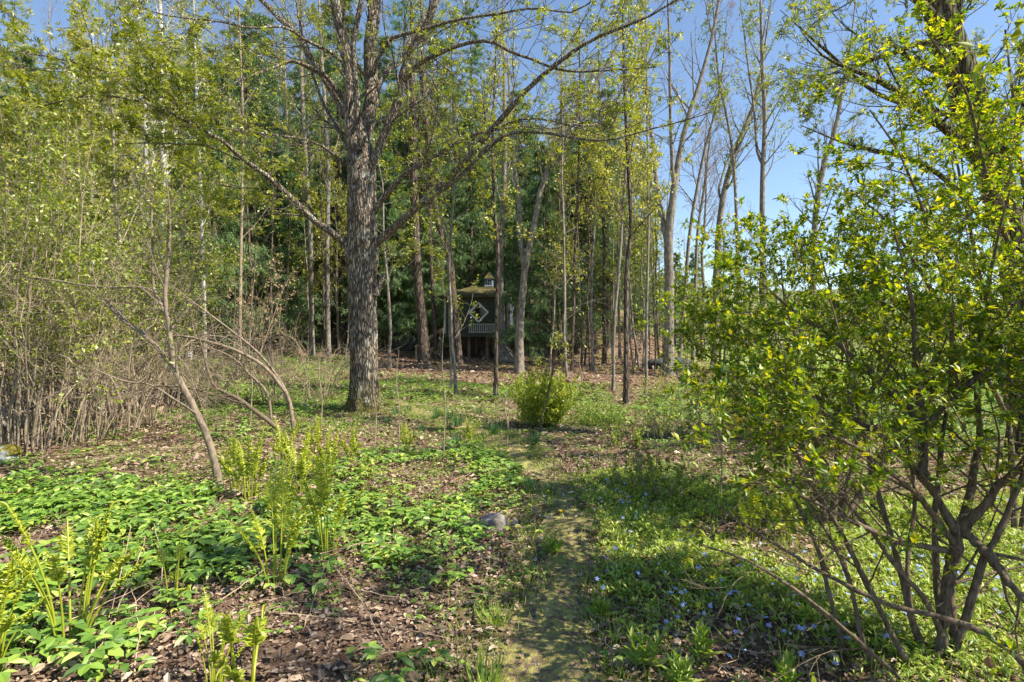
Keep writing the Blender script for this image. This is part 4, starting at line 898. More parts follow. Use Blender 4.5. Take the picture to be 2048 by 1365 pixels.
# ================================================================== BIG SHRUB IN THE RIGHT FOREGROUND
def euonymus(label, d, stems, seed, nsec=9, lsz=.05, l1=.24, H=2.6, nl=6, loc=None, n2=5, n3=3, low=(.04, .35, .9, 1)):
    rng = np.random.default_rng(seed); p0 = stems[0][0][0]; g = np.array([(p0[0] - 1024) / F * d, d, 0.0]); g[2] = float(h(g[0], g[1]))
    t = thing('burning_bush', label, 'shrub', tuple(g)); sb = MB(); Ps = []; Rs = []
    for k, (pts, wd) in enumerate(stems):
        P_, r_ = limb([(p[0], p[1], p[2] if len(p) > 2 else d) for p in pts], wd)
        if pts[0][1] > 1290 or len(pts[0]) == 4: P_[0][2] = float(h(P_[0][0], P_[0][1])) - .05
        P_ = catmull(P_ - g, 24); r_ = np.interp(np.linspace(0, 1, 24), np.linspace(0, 1, len(r_)), r_)
        P_ = P_ + rng.normal(0, .12, (24, 3)) * r_[:, None]; r_ = .8 * r_ * (1 + .10 * rng.standard_normal(24))
        sb.tubes(P_, r_, 9); Ps.append(P_); Rs.append(r_)
    P_ = np.stack(Ps); r_ = np.stack(Rs)
    a, ra = grow(rng, P_, r_, nsec, .22, 1.0, 52, l1, 8, .10, .02, .42, flat=.6, rmin=.0020, absl=H, tipfac=.4)
    kp = rng.uniform(0, 1, len(a)) < np.interp(a[:, 0, 2] + g[2], [.3, .8, 1.15], [.22, .6, 1.0]); a, ra = a[kp], ra[kp]; sb.tubes(a, ra, 6)
    c, rc = grow(rng, a, ra, n2, .15, 1.0, 50, .5, 6, .10, .0, .6, flat=.85, rmin=.0015)
    kp = rng.uniform(0, 1, len(c)) < np.interp(c[:, 0, 2] + g[2], [.3, .8, 1.2], [.3, .5, 1.0]); c, rc = c[kp], rc[kp]; sb.tubes(c, rc, 4)
    e, re = grow(rng, c, rc, n3, .15, 1.0, 48, .5, 4, .08, .0, .7, flat=.92, rmin=.0012); sb.tubes(e, re, 3)
    sb.build('stems', M['shrub_bark'], t)
    zw = e[:, 0, 2] + g[2]; e = e[rng.uniform(0, 1, len(e)) < np.interp(zw, [.3, .8, 1.25, 1.6], low)]
    zw = c[:, 0, 2] + g[2]; c = c[rng.uniform(0, 1, len(c)) < np.interp(zw, [.3, .8, 1.25, 1.6], low)]
    lf = MB(); leaves_on(rng, lf, e, nl, LEAF2, lsz, t0=.15, up=2.2, spread=.5, droop=.02); leaves_on(rng, lf, c, 2, LEAF2, lsz, t0=.7, up=1.1, spread=.6)
    lf.build('foliage', M['shrub_leaf'], t); return t
S1 = [([(1872, 1420, 2.75), (1880, 1300, 2.8), (1890, 1200, 2.85), (1908, 1110, 2.9), (1918, 1062, 2.9)], [32, 29, 26, 30, 30]),
 ([(1905, 1400, 2.85), (1912, 1300, 2.85), (1900, 1180, 2.9), (1918, 1080, 2.95)], [24, 20, 18, 16]),
 ([(1918, 1075, 2.9), (1880, 1010, 2.95), (1850, 960, 3.0), (1790, 900, 3.1), (1720, 845, 3.2), (1640, 800, 3.3), (1560, 740, 3.4)], [24, 20, 17, 14, 10, 5]),
 ([(1850, 960, 3.0), (1845, 890, 3.1), (1842, 830, 3.15), (1838, 750, 3.2), (1828, 660, 3.2), (1815, 560, 3.2), (1790, 470, 3.2)], [24, 20, 16, 11, 5]),
 ([(1848, 870, 3.1), (1880, 820, 3.1), (1930, 775, 3.0), (1985, 735, 2.95), (2060, 690, 2.9), (2140, 600, 2.9)], [20, 18, 15, 11, 6]),
 ([(1842, 850, 3.15), (1790, 790, 3.2), (1748, 752, 3.3), (1690, 700, 3.4), (1640, 660, 3.5), (1560, 600, 3.6), (1500, 540, 3.7)], [20, 17, 13, 9, 4]),
 ([(1920, 1070, 2.9), (1970, 1010, 2.85), (2010, 960, 2.8), (2080, 920, 2.7), (2180, 860, 2.6)], [24, 20, 15, 9]),
 ([(1925, 1062, 2.9), (1985, 1120, 2.75), (2040, 1190, 2.6), (2130, 1280, 2.4)], [26, 22, 17, 10]),
 ([(1905, 1085, 2.9), (1860, 1020, 2.8), (1800, 960, 2.7), (1730, 905, 2.65), (1660, 870, 2.6), (1590, 860, 2.6)], [16, 13, 10, 5]),
 ([(1890, 1100, 2.85), (1800, 1085, 2.7), (1720, 1050, 2.6), (1640, 1010, 2.55), (1560, 975, 2.5), (1470, 960, 2.5)], [16, 13, 10, 6]),
 ([(1880, 1260, 2.8), (1850, 1200, 2.75), (1790, 1130, 2.75), (1740, 1060, 2.8), (1690, 1000, 2.9), (1640, 900, 3.0), (1600, 820, 3.1)], [14, 12, 10, 5]),
 ([(1918, 1060, 2.9), (1940, 980, 3), (1960, 880, 3.1), (1955, 780, 3.2), (1965, 640, 3.2), (1990, 500, 3.1), (2020, 380, 3)], [20, 17, 13, 8, 4]),
 ([(1845, 1410, 2.7), (1800, 1300, 2.7), (1740, 1180, 2.75), (1690, 1080, 2.8), (1620, 960, 2.85), (1560, 850, 2.9), (1500, 760, 3.0)], [15, 13, 11, 8, 4]),
 ([(1862, 1410, 2.85), (1830, 1260, 2.85), (1795, 1120, 2.9), (1755, 980, 3.0), (1725, 860, 3.1), (1700, 740, 3.1), (1660, 600, 3.2)], [17, 15, 12, 8, 4]),
 ([(1895, 1410, 2.8), (1925, 1260, 2.8), (1965, 1130, 2.8), (2010, 1040, 2.8), (2060, 900, 2.8), (2100, 700, 2.9)], [20, 17, 13, 8]),
 ([(1835, 1410, 2.6), (1770, 1330, 2.55), (1680, 1250, 2.5), (1590, 1180, 2.5), (1490, 1120, 2.5), (1400, 1090, 2.5)], [12, 10, 8, 4]),
 ([(1885, 1410, 2.95), (1880, 1240, 3.0), (1870, 1080, 3.1), (1880, 920, 3.2), (1900, 760, 3.3), (1905, 620, 3.3)], [17, 14, 11, 6])]
euonymus('big many stemmed shrub with bright backlit green leaves filling the right foreground', 2.85, S1, 401, nsec=15, nl=9, n2=7, lsz=.040)
S2 = [([(2110, 1400, 2.3), (2050, 1330, 2.35), (1960, 1265, 2.45), (1880, 1235, 2.5), (1780, 1210, 2.6), (1690, 1170, 2.7), (1600, 1120, 2.8), (1520, 1070, 2.9), (1430, 1010, 3.0)], [20, 18, 15, 12, 8, 4]),
 ([(1760, 1400, 2.7), (1735, 1310, 2.75), (1715, 1240, 2.8), (1695, 1150, 2.8), (1650, 1060, 2.9), (1600, 980, 3), (1520, 900, 3.1)], [14, 12, 10, 8, 4]),
 ([(1700, 1385, 2.9), (1690, 1300, 2.9), (1660, 1200, 2.95), (1640, 1110, 3.0), (1590, 1000, 3.1), (1550, 900, 3.2), (1510, 800, 3.3)], [11, 10, 8, 4]),
 ([(1830, 1400, 3.0), (1825, 1250, 3.1), (1815, 1130, 3.2), (1830, 1000, 3.3), (1815, 880, 3.4)], [12, 11, 9, 6])]
euonymus('low outer shrub sending thin arching stems left across the blue flowers', 2.75, S2, 402, nsec=7, nl=5, n3=2, lsz=.04, H=2.0, low=(.1, .3, .7, 1))
S3 = [([(1655, 990, 5.6, 0), (1580, 850, 5.8), (1480, 760, 5.9), (1400, 700, 6), (1360, 660, 6)], [12, 9, 6, 3]),
 ([(1690, 990, 5.4, 0), (1660, 860, 5.8), (1600, 700, 6), (1570, 600, 6.1), (1560, 510, 6.1)], [12, 9, 6, 3]),
 ([(1700, 990, 5.4, 0), (1800, 860, 5.4), (1830, 700, 5.2), (1830, 560, 5.2), (1810, 470, 5.2)], [12, 9, 6, 3]),
 ([(1650, 990, 4.9, 0), (1640, 900, 5), (1600, 830, 5), (1560, 770, 5), (1500, 700, 5.1), (1440, 620, 5.2)], [16, 14, 10, 5]),
 ([(1665, 990, 5.0, 0), (1680, 880, 5.1), (1700, 780, 5.2), (1690, 680, 5.2), (1660, 580, 5.2), (1640, 500, 5.2)], [16, 13, 9, 4]),
 ([(1660, 990, 5.2, 0), (1600, 920, 5.0), (1540, 870, 4.8), (1470, 850, 4.7), (1400, 850, 4.6)], [12, 10, 6, 3]),
 ([(1675, 990, 5.0, 0), (1720, 860, 5.2), (1760, 720, 5.3), (1750, 600, 5.3), (1740, 500, 5.3)], [14, 11, 7, 4]),
 ([(1680, 990, 5.1, 0), (1780, 880, 5.4), (1860, 740, 5.6), (1900, 600, 5.6), (1920, 460, 5.6)], [14, 11, 7, 4]),
 ([(1640, 900, 5.0), (1570, 760, 5.3), (1530, 650, 5.4), (1520, 560, 5.5), (1530, 490, 5.5)], [10, 8, 5, 3])]
euonymus('second leafy shrub behind the big one, its top edge against the far hills', 5.0, S3, 403, nsec=20, nl=10, lsz=.048, H=4.0, n2=6)
S4 = [([(2030, 980, 4.6, 0), (2020, 860, 4.6), (1990, 700, 4.7), (1960, 560, 4.8), (1930, 400, 4.8), (1900, 260, 4.8)], [14, 12, 9, 4]),
 ([(2040, 980, 4.6, 0), (2080, 800, 4.7), (2070, 600, 4.8), (2050, 400, 4.8), (2030, 220, 4.8), (2010, 60, 4.8)], [14, 12, 9, 4]),
 ([(2020, 840, 4.6), (1940, 700, 4.6), (1850, 560, 4.6), (1780, 450, 4.6), (1700, 380, 4.7)], [14, 11, 7, 3]),
 ([(1990, 700, 4.7), (1900, 560, 4.5), (1850, 430, 4.4), (1800, 310, 4.3), (1740, 220, 4.3)], [12, 9, 6, 3]),
 ([(2060, 600, 4.8), (2000, 440, 4.5), (1960, 300, 4.3), (1930, 180, 4.2), (1850, 60, 4.1)], [12, 10, 6, 3])]
euonymus('tall leafy shrub at the right edge in front of the leaning mossy tree', 4.6, S4, 404, nsec=17, nl=9, lsz=.052, H=3.8, n2=5)

# ================================================================== FERNS
def frond_curve(rng, H_, lean, coil):
    a = rng.uniform(0, 6.28); n = 16; s = np.linspace(0, 1, n); r = lean * s ** 2
    P_ = np.stack([r * math.cos(a), r * math.sin(a), H_ * s], 1)
    if coil:                                            # fiddlehead spiral at the tip
        c = rng.uniform(.03, .045) * (1 if coil else .5) ; ph = np.linspace(0, 4.6, 14); rr = c * (1 - ph / 6.2)
        d = np.array([math.cos(a), math.sin(a), 0]); ctr = P_[-1] + d * c
        sp = ctr + (-np.cos(ph) * rr)[:, None] * d + (np.sin(ph) * rr)[:, None] * np.array([0, 0, 1.0]); P_ = np.vstack([P_[:-1], sp])
    return P_, a
def fern(name, label, seed, n, H_, coil, pin=1.0, loc=(0, 0, 0)):
    rng = np.random.default_rng(seed); t = thing(name, label, 'fern', loc, 0, 'ostrich ferns unrolling in the clearing')
    for k in range(n):
        P_, a = frond_curve(rng, H_ * rng.uniform(.55, 1.1), rng.uniform(.04, .24), rng.uniform() < (.75 if coil else .3))
        a2 = rng.uniform(0, 6.28); P_ = P_ + np.array([.05 * math.cos(a), .05 * math.sin(a), -.02]); b = MB()
        b.tubes(P_[None], np.linspace(.0055, .002, len(P_))[None], 6)
        npn = 24; p0 = .74 if coil else .5; s = np.linspace(p0, .98, npn); idx = s * 15; i0 = idx.astype(int); p = P_[i0] * (1 - (idx - i0))[:, None] + P_[np.minimum(i0 + 1, len(P_) - 1)] * (idx - i0)[:, None]
        lng = pin * .058 * np.sin(np.clip((s - .3) / .7, 0, 1) * math.pi) ** .6 + (.022 if coil else .008)
        side = np.array([-math.sin(a), math.cos(a), 0.0])
        for sg in (-1, 1):
            f = unit(sg * side[None] + rng.normal(0, .22, (npn, 3)) + np.array([0, 0, .45])); nn = unit(np.array([math.cos(a), math.sin(a), .6])[None] + rng.normal(0, .4, (npn, 3)))
            b.inst(CURL[0] * np.array([.42, 1, 1.2]), CURL[1], p, f, nn, lng * rng.uniform(.5, 1.25, npn))
        b.build('frond', M['fern'], t)
    return t
fp = [fern('ostrich_fern', '', 501, 13, .60, True, .5), fern('ostrich_fern', '', 502, 9, .75, False, .9), fern('ostrich_fern', '', 503, 12, .66, False, 1.0), fern('ostrich_fern', '', 504, 4, .3, True, .4)]
FE = [(142, 1300, 0, 1.2, 'fiddlehead fern with coiled hairy tips in the left foreground'), (552, 1175, 1, 1.08, 'tall yellow green fern nearest the middle of the foreground'), (655, 1112, 1, 1.15, 'tall fern with dark unrolling tips right of the nearest one'),
      (560, 1050, 2, .8, 'fern between the two tall near ferns, partly behind'), (500, 1000, 2, 1.0, 'darker green fern beside the foot of the leaning sapling'), (470, 985, 1, .85, 'thin fern just right of the leaning sapling foot'),
      (600, 985, 2, 1.0, 'fern in the middle of the yellow green fern group'), (655, 960, 2, .9, 'fern at the right side of the fern group'), (570, 930, 2, .9, 'fern at the back of the fern group below the bent sapling'),
      (700, 925, 2, .75, 'low fern right behind the fern group'), (628, 905, 2, .8, 'rearmost fern of the group'), (814, 905, 2, .62, 'small bright fern right of the maple foot'), (940, 892, 2, .66, 'small bright fern left of the path'),
      (1040, 852, 1, .55, 'small pale fern left of the round green bush'), (1500, 1085, 2, .7, 'fern left of two in the periwinkle under the shrub'), (1572, 1078, 2, .75, 'fern right of two in the periwinkle under the shrub'),
      (430, 1385, 0, .62, 'small fiddlehead fern at the bottom edge'), (500, 1400, 3, 1.3, 'short coiled shoots at the bottom edge right of the small fern'), (-25, 1350, 0, .95, 'tall dark fiddlehead cut by the left edge'),
      (345, 1205, 3, 1.0, 'two or three short coiled shoots among dead stems'), (740, 960, 3, .9, 'short coiled shoots near the litter right of the group')]
seen = set()
for px, py, k, s_, lb in FE:
    g = ground_pt(px, py)
    if k not in seen:
        seen.add(k); o = fp[k]; o.location = tuple(g); o.scale = (s_,) * 3; o['label'] = lb
    else: copy_thing(fp[k], tuple(g), rng.uniform(0, 6.28), s_, lb)

# ================================================================== GROUND COVER
def poly_world(pp): return np.array([ground_pt(x, min(y, 1800))[:2] for x, y in pp])
def in_poly(pts_, poly):
    x, y = pts_[:, 0], pts_[:, 1]; c = np.zeros(len(pts_), bool); j = len(poly) - 1
    for i in range(len(poly)):
        xi, yi = poly[i]; xj, yj = poly[j]
        c ^= ((yi > y) != (yj > y)) & (x < (xj - xi) * (y - yi) / (yj - yi + 1e-12) + xi); j = i
    return c
def scatter(rng, pp, dens, clump=0.0, cs=1.2, seed=0, offpath=True, jit=0.25):
    P_ = poly_world(pp); lo = P_.min(0) - .4; hi = P_.max(0) + .4; n = int((hi - lo).prod() * dens); q = rng.uniform(lo, hi, (n, 2))
    k = in_poly(q + rng.normal(0, jit, q.shape), P_)
    if clump: k &= vnoise(q[:, 0], q[:, 1], cs, seed) + rng.normal(0, .12, n) > clump - 1
    q = q[k]
    if offpath: q = q[path_dist(q[:, 0], q[:, 1]) > path_halfwidth(q[:, 1]) * rng.uniform(.8, 1.25, len(q))]
    return q
# leaf litter, thick near the camera, thinner far away
rng = np.random.default_rng(77); lt_ = MB()
for (a, b_, dn, sz) in [(1.6, 4.5, 1800, .030), (4.5, 8, 800, .040), (8, 14, 300, .056), (14, 30, 60, .11), (30, 45, 14, .16)]:
    n = int((b_ ** 2 - a ** 2) * .95 * dn); r = np.sqrt(rng.uniform(a * a, b_ * b_, n)); t = rng.uniform(-.95, .95, n); x, y = r * np.sin(t), r * np.cos(t)
    keep = ~((x > 9) & (y > 14)) & (path_dist(x, y) > path_halfwidth(y) * rng.uniform(0, 1.35, n) ** .45); x, y = x[keep], y[keep]; n = len(x)
    p = np.stack([x, y, h(x, y) + rng.uniform(.002, .028, n)], 1); f = rng.standard_normal((n, 3)) * np.array([1, 1, .28]); nn = unit(np.array([0, 0, 1.0]) + rng.normal(0, .38, (n, 3)))
    lt_.inst(CURL[0], CURL[1], p, f, nn, sz * np.clip(np.exp(rng.normal(-.12, .38, n)), .4, 2.6))
tag(lt_.build('leaf_litter', M['litter']), 'dry brown fallen leaves covering the ground of the clearing and wood', 'leaf litter', kind='stuff')
# fine dead twigs and stalks in the litter
tw = MB(); n = 2600; r = np.sqrt(rng.uniform(2.2, 400, n)); t = rng.uniform(-.9, .9, n); x, y = r * np.sin(t), r * np.cos(t); k = path_dist(x, y) > .3; x, y = x[k], y[k]; n = len(x)
a = rng.uniform(0, 6.28, n); ln = rng.uniform(.08, .45, n); s = np.linspace(-.5, .5, 5)
P_ = np.stack([x[:, None] + np.cos(a)[:, None] * ln[:, None] * s, y[:, None] + np.sin(a)[:, None] * ln[:, None] * s, np.zeros((n, 5))], 2); P_[..., :2] += rng.normal(0, .012, (n, 5, 2))
P_[..., 2] = h(P_[..., 0], P_[..., 1]) + .03 + rng.uniform(0, .03, (n, 1)) + rng.normal(0, .006, (n, 5)); tw.tubes(P_, np.repeat(rng.uniform(.0012, .0035, (n, 1)), 5, 1), 4)
tag(tw.build('fallen_twigs', M['dead_stem']), 'thin dry twigs and stalks scattered over the leaf litter', 'twigs', kind='stuff')

# broad leaved green cover: plants of three stalks with three leaflets each
def plant_tmpl(rng, leaf=WIDE, lv=3):
    V = []; Fq = []; n0 = 0
    for arm in range(3):
        a = arm * 2.09 + rng.uniform(-.3, .3); L_ = rng.uniform(.35, .6)
        c = np.array([math.cos(a) * L_, math.sin(a) * L_, 1 + rng.uniform(-.15, .1)])
        for lf_ in range(lv):
            b2 = a + (lf_ - 1) * 1.15; f = np.array([math.cos(b2), math.sin(b2), rng.uniform(-.35, .05)]); f /= np.linalg.norm(f); s_ = np.array([-math.sin(b2), math.cos(b2), 0]); u_ = np.cross(f, s_)
            u_ = u_ if u_[2] > 0 else -u_; sc = rng.uniform(.42, .78)
            T = leaf[0] * sc * np.array([rng.uniform(.75, 1.15), 1, rng.uniform(.5, 2.6)]); V.append(c + T[:, :1] * s_ + T[:, 1:2] * f + T[:, 2:] * u_); Fq.append(np.array(leaf[1][0]) + n0); n0 += len(T)
        V.append(np.array([[-.02, 0, 0], [.02, 0, 0], [c[0] + .01, c[1], c[2]], [c[0] - .01, c[1], c[2]]])); Fq.append(np.array([[0, 1, 2, 3]]) + n0); n0 += 4
    return np.concatenate(V), [np.concatenate(Fq)]
def cover(rng, mb, q, size, tm, zs=1.0):
    n = len(q); sel = rng.integers(0, len(tm), n)
    for j, T in enumerate(tm):
        m_ = sel == j; qq = q[m_]; k = len(qq)
        if not k: continue
        p = np.stack([qq[:, 0], qq[:, 1], h(qq[:, 0], qq[:, 1])], 1); a = rng.uniform(0, 6.28, k); f = np.stack([np.cos(a), np.sin(a), np.zeros(k)], 1); nn = unit(np.array([0, 0, 1.0]) + rng.normal(0, .26, (k, 3)))
        TT_ = T[0] * np.array([1, 1, zs]); mb.inst(TT_, T[1], p, f, nn, size * rng.uniform(.38, 1.3, k))
tms = [plant_tmpl(rng) for _ in range(6)]; far_t = [plant_tmpl(rng, QUAD, 2) for _ in range(4)]
cv = MB()
PB = [(700, 900), (860, 905), (1000, 890), (1050, 950), (1080, 1040), (1040, 1110), (960, 1150), (820, 1160), (640, 1110), (620, 1040), (660, 960)]
PA = [(-700, 930), (180, 975), (420, 985), (560, 1010), (590, 1090), (420, 1170), (300, 1240), (190, 1365), (-300, 1365), (-900, 1200)]
cover(rng, cv, scatter(rng, PA, 170, .72, 2.4, 1), .105, tms)
wd_ = MB(); cover(rng, wd_, scatter(rng, PA, 60, .8, 2.9, 41), .08, far_t); cover(rng, wd_, scatter(rng, PB, 50, .8, 2.9, 42), .07, far_t)
tag(wd_.build('mixed_weeds', M['periwinkle_leaf']), 'mixed smaller paler weeds growing among the broad leaves', 'weeds', kind='stuff')
cover(rng, cv, scatter(rng, [(60, 830), (450, 820), (640, 880), (500, 975), (60, 960), (-400, 930)], 26, .95, 2.2, 2), .11, tms, .7)
cover(rng, cv, scatter(rng, PB, 130, .72, 2.4, 3), .095, tms, .8)
cover(rng, cv, scatter(rng, [(420, 1180), (900, 1140), (980, 1230), (940, 1400), (300, 1420), (250, 1300)], 30, 1.0, 3.2, 4), .105, tms)
cover(rng, cv, scatter(rng, [(1170, 1180), (1320, 1300), (1600, 1400), (1200, 1420)], 18, .9, 3, 14), .07, tms)
tag(cv.build('ground_cover', M['cover_leaf']), 'spreading low plants with broad three part green leaves over the leaf litter', 'ground cover', kind='stuff')
cf = MB()
STRIP = [(380, 800), (560, 772), (760, 765), (1000, 772), (1340, 772), (1900, 768), (2300, 800), (2300, 900), (1700, 880), (1340, 838), (1150, 806), (1000, 800), (760, 806), (600, 832), (420, 830)]
cover(rng, cf, scatter(rng, STRIP, 110, .45, .9, 5), .10, far_t, .8)
cover(rng, cf, scatter(rng, [(330, 702), (560, 694), (700, 700), (705, 760), (560, 790), (330, 800)], 30, .45, .5, 6), .16, far_t, .8)
cover(rng, cf, scatter(rng, [(756, 745), (890, 752), (890, 775), (756, 775)], 40, .8, .9, 7), .12, far_t, .8)
cover(rng, cf, scatter(rng, [(1180, 830), (1420, 850), (2100, 900), (2200, 1010), (1500, 1000), (1330, 960), (1300, 900)], 40, .85, 1.4, 8), .085, far_t, .8)
cover(rng, cf, scatter(rng, [(560, 830), (690, 840), (700, 900), (560, 900)], 30, .9, 1.4, 9), .09, far_t, .8)
cover(rng, cf, scatter(rng, [(-200, 850), (500, 800), (1340, 790), (2200, 860), (2200, 1000), (1400, 960), (1250, 1365), (300, 1365), (500, 1150), (-200, 960)], 70, .72, 2.6, 31), .055, far_t, .6)
cover(rng, cf, scatter(rng, [(500, 800), (1340, 790), (1400, 900), (1000, 880), (500, 870)], 70, .6, 1.9, 32), .07, far_t, .7)
tag(cf.build('clearing_greens', M['cover_leaf']), 'low fresh green plants carpeting the far side of the clearing', 'ground cover', kind='stuff')

# periwinkle and forget-me-not carpet at the right of the path
pw = MB(); fl = MB()
sprig = []
for _ in range(6):
    V = []; Q = []; n0 = 0
    for k in range(9):
        a = rng.uniform(0, 6.28); z = rng.uniform(.15, 1.0); f = unit(np.array([math.cos(a), math.sin(a), rng.uniform(.1, 1.0)])); s_ = np.array([-math.sin(a), math.cos(a), 0]); u_ = np.cross(f, s_); T = QUAD[0] * rng.uniform(.45, .8) * np.array([.6, 1, 1])
        V.append(np.array([.12 * math.cos(a), .12 * math.sin(a), z]) + T[:, :1] * s_ + T[:, 1:2] * f + T[:, 2:] * u_); Q.append(np.array(QUAD[1][0]) + n0); n0 += 4
    sprig.append((np.concatenate(V), [np.concatenate(Q)]))
PW = [(1190, 955), (1290, 935), (1420, 950), (1560, 1010), (2048, 1000), (2600, 1080), (2900, 1250), (2300, 1380), (1700, 1400), (1330, 1330), (1230, 1260), (1190, 1180), (1176, 1080)]
q = scatter(rng, PW, 1150, .55, 1.9, 10, jit=.12); cover(rng, pw, q, .056, sprig)
tag(pw.build('periwinkle_carpet', M['periwinkle_leaf']), 'dense carpet of small glossy narrow leaves right of the path', 'ground cover', kind='stuff')
a5 = np.arange(5) * 2 * math.pi / 5; V = []; Q = []
for k, a in enumerate(a5):
    f = np.array([math.cos(a), math.sin(a), .12]); s_ = np.array([-math.sin(a), math.cos(a), 0]); V += [np.zeros(3), .32 * s_ + .6 * f, f, -.32 * s_ + .6 * f]; Q.append([4 * k, 4 * k + 1, 4 * k + 2, 4 * k + 3])
FLW = (np.array(V), [Q])
q = scatter(rng, PW, 60, 1.05, 1.7, 11, jit=.1); n = len(q)
p = np.stack([q[:, 0], q[:, 1], h(q[:, 0], q[:, 1]) + rng.uniform(.07, .13, n)], 1); f = rng.standard_normal((n, 3)) * np.array([1, 1, .2]); nn = unit(np.array([0, -.5, 1.0]) + rng.normal(0, .5, (n, 3)))
fl.inst(FLW[0], FLW[1], p, f, nn, rng.choice([.009, .014, .018], n))
q = scatter(rng, [(1080, 1000), (1120, 1060), (1090, 1110), (1050, 1080)], 50, 0, jit=.1, offpath=False); n = len(q); p = np.stack([q[:, 0], q[:, 1], h(q[:, 0], q[:, 1]) + .08], 1)
fl.inst(FLW[0], FLW[1], p, rng.standard_normal((n, 3)), unit(np.array([0, -.5, 1.0]) + rng.normal(0, .4, (n, 3))), .009)
tag(fl.build('blue_flowers', M['flower']), 'tiny pale blue and violet flowers sprinkled over the leaf carpet', 'flowers', kind='stuff')

# grass and moss along the path and on the right bank
gr = MB()
def blades(mb, q, n_per, size, spread_=.05, lean=.5):
    q = np.repeat(q, n_per, 0) + rng.normal(0, spread_, (len(q) * n_per, 2)); n = len(q); p = np.stack([q[:, 0], q[:, 1], h(q[:, 0], q[:, 1]) - .005], 1)
    f = unit(np.array([0, 0, 1.0]) + rng.normal(0, lean, (n, 3))); nn = rng.standard_normal((n, 3)); mb.inst(BLADE[0], BLADE[1], p, f, nn, size * rng.uniform(.5, 1.3, n))
side = np.concatenate([PC + nr * (path_halfwidth(PC[:, 1]) * s)[:, None] for s in (-1.5, -1.2, -1.0, 1.0, 1.2, 1.4)]); side = np.repeat(side, 3, 0) + rng.normal(0, .1, (len(side) * 3, 2))
blades(gr, side, 7, .075, .06)
blades(gr, scatter(rng, PW, 150, .7, 2.4, 35), 4, .10)
blades(gr, scatter(rng, [(1180, 880), (1420, 900), (1420, 960), (1190, 960)], 60, .9, 1.5, 12), 5, .07)
blades(gr, scatter(rng, [(870, 880), (1000, 880), (1110, 990), (1100, 1080), (1000, 960)], 60, .8, 1.7, 13), 5, .07)
blades(gr, scatter(rng, [(1400, 940), (1600, 960), (2100, 960), (2100, 1050), (1560, 1030)], 60, .8, 1.5, 15), 5, .10)
blades(gr, scatter(rng, [(300, 830), (1500, 820), (2100, 930), (1500, 960), (1200, 1000), (1000, 900), (500, 1150), (0, 960)], 90, .7, 2.3, 33), 4, .055)
blades(gr, scatter(rng, [(560, 800), (1340, 790), (1500, 830), (1200, 860), (1000, 830), (600, 850)], 30, .7, 1.2, 16), 4, .10)
tag(gr.build('grass', M['grass']), 'short spring grass along the path and the clearing', 'grass', kind='stuff')
ms = MB(); k = rng.integers(0, 160, 14000); q = PC[k] + nr[k] * (path_halfwidth(PC[k, 1]) * rng.uniform(-1.1, 1.1, 14000))[:, None]
q = q[vnoise(q[:, 0], q[:, 1], 5, 20) > -.25]; blades(ms, q, 5, .022, .03, .9)
tag(ms.build('path_moss', M['moss_tuft']), 'thin yellowish moss growing on the trodden path', 'moss', kind='stuff')

pb = MB(); k = rng.integers(0, 160, 2200); q = PC[k] + nr[k] * (path_halfwidth(PC[k, 1]) * rng.uniform(-1.1, 1.1, 2200))[:, None]; n = len(q)
OCT = (np.array([[1, 0, 0], [0, 1, 0], [-1, 0, 0], [0, -1, 0], [0, 0, .7], [0, 0, -.7]]), [[[0, 1, 4], [1, 2, 4], [2, 3, 4], [3, 0, 4], [1, 0, 5], [2, 1, 5], [3, 2, 5], [0, 3, 5]]])
pb.inst(OCT[0], OCT[1], np.stack([q[:, 0], q[:, 1], h(q[:, 0], q[:, 1]) + .016], 1), rng.standard_normal((n, 3)) * np.array([1, 1, .3]), np.tile([0, 0, 1.0], (n, 1)), rng.uniform(.003, .009, n))
tag(pb.build('path_grit', M['rock']), 'small stones and grit on the trodden path', 'grit', kind='stuff')
# meadow grass seen through the shrubs
mg = MB(); n = 26000; x = rng.uniform(9, 60, n); y = rng.uniform(13, 70, n); k = x > 9 + .1 * (y - 20); q = np.stack([x, y], 1)[k]
blades(mg, q, 2, .26, .1, .4); tag(mg.build('meadow_grass', M['grass']), 'open green meadow grass beyond the wood on the right', 'grass', kind='stuff')

# ================================================================== SMALL PLANTS ONE CAN COUNT
def clump(name, label, seed, n, size, m, tmpl=BLADE, lean=.25, rad_=.03, cat='plant', loc=(0, 0, 0), wid=1.0, group=None):
    r = np.random.default_rng(seed); t = thing(name, label, cat, loc, 0, group); b = MB(); a = r.uniform(0, 6.28, n); p = np.stack([rad_ * np.cos(a) * r.uniform(0, 1, n), rad_ * np.sin(a) * r.uniform(0, 1, n), np.full(n, -.01)], 1)
    f = unit(np.stack([np.cos(a) * lean, np.sin(a) * lean, np.ones(n)], 1) + r.normal(0, lean * .5, (n, 3))); nn = np.stack([np.cos(a), np.sin(a), np.full(n, -.3)], 1) + r.normal(0, .3, (n, 3))
    b.inst(tmpl[0] * np.array([wid, 1, 1]), tmpl[1], p, f, nn, size * r.uniform(.6, 1.15, n)); b.build('leaves', m, t); return t
DG = 'bulb leaf clumps between the maple and the path'
dfp = clump('bulb_clump', '', 601, 34, .32, M['dark_grass'], group=DG, wid=1.0, rad_=.09, lean=.3)
first = True
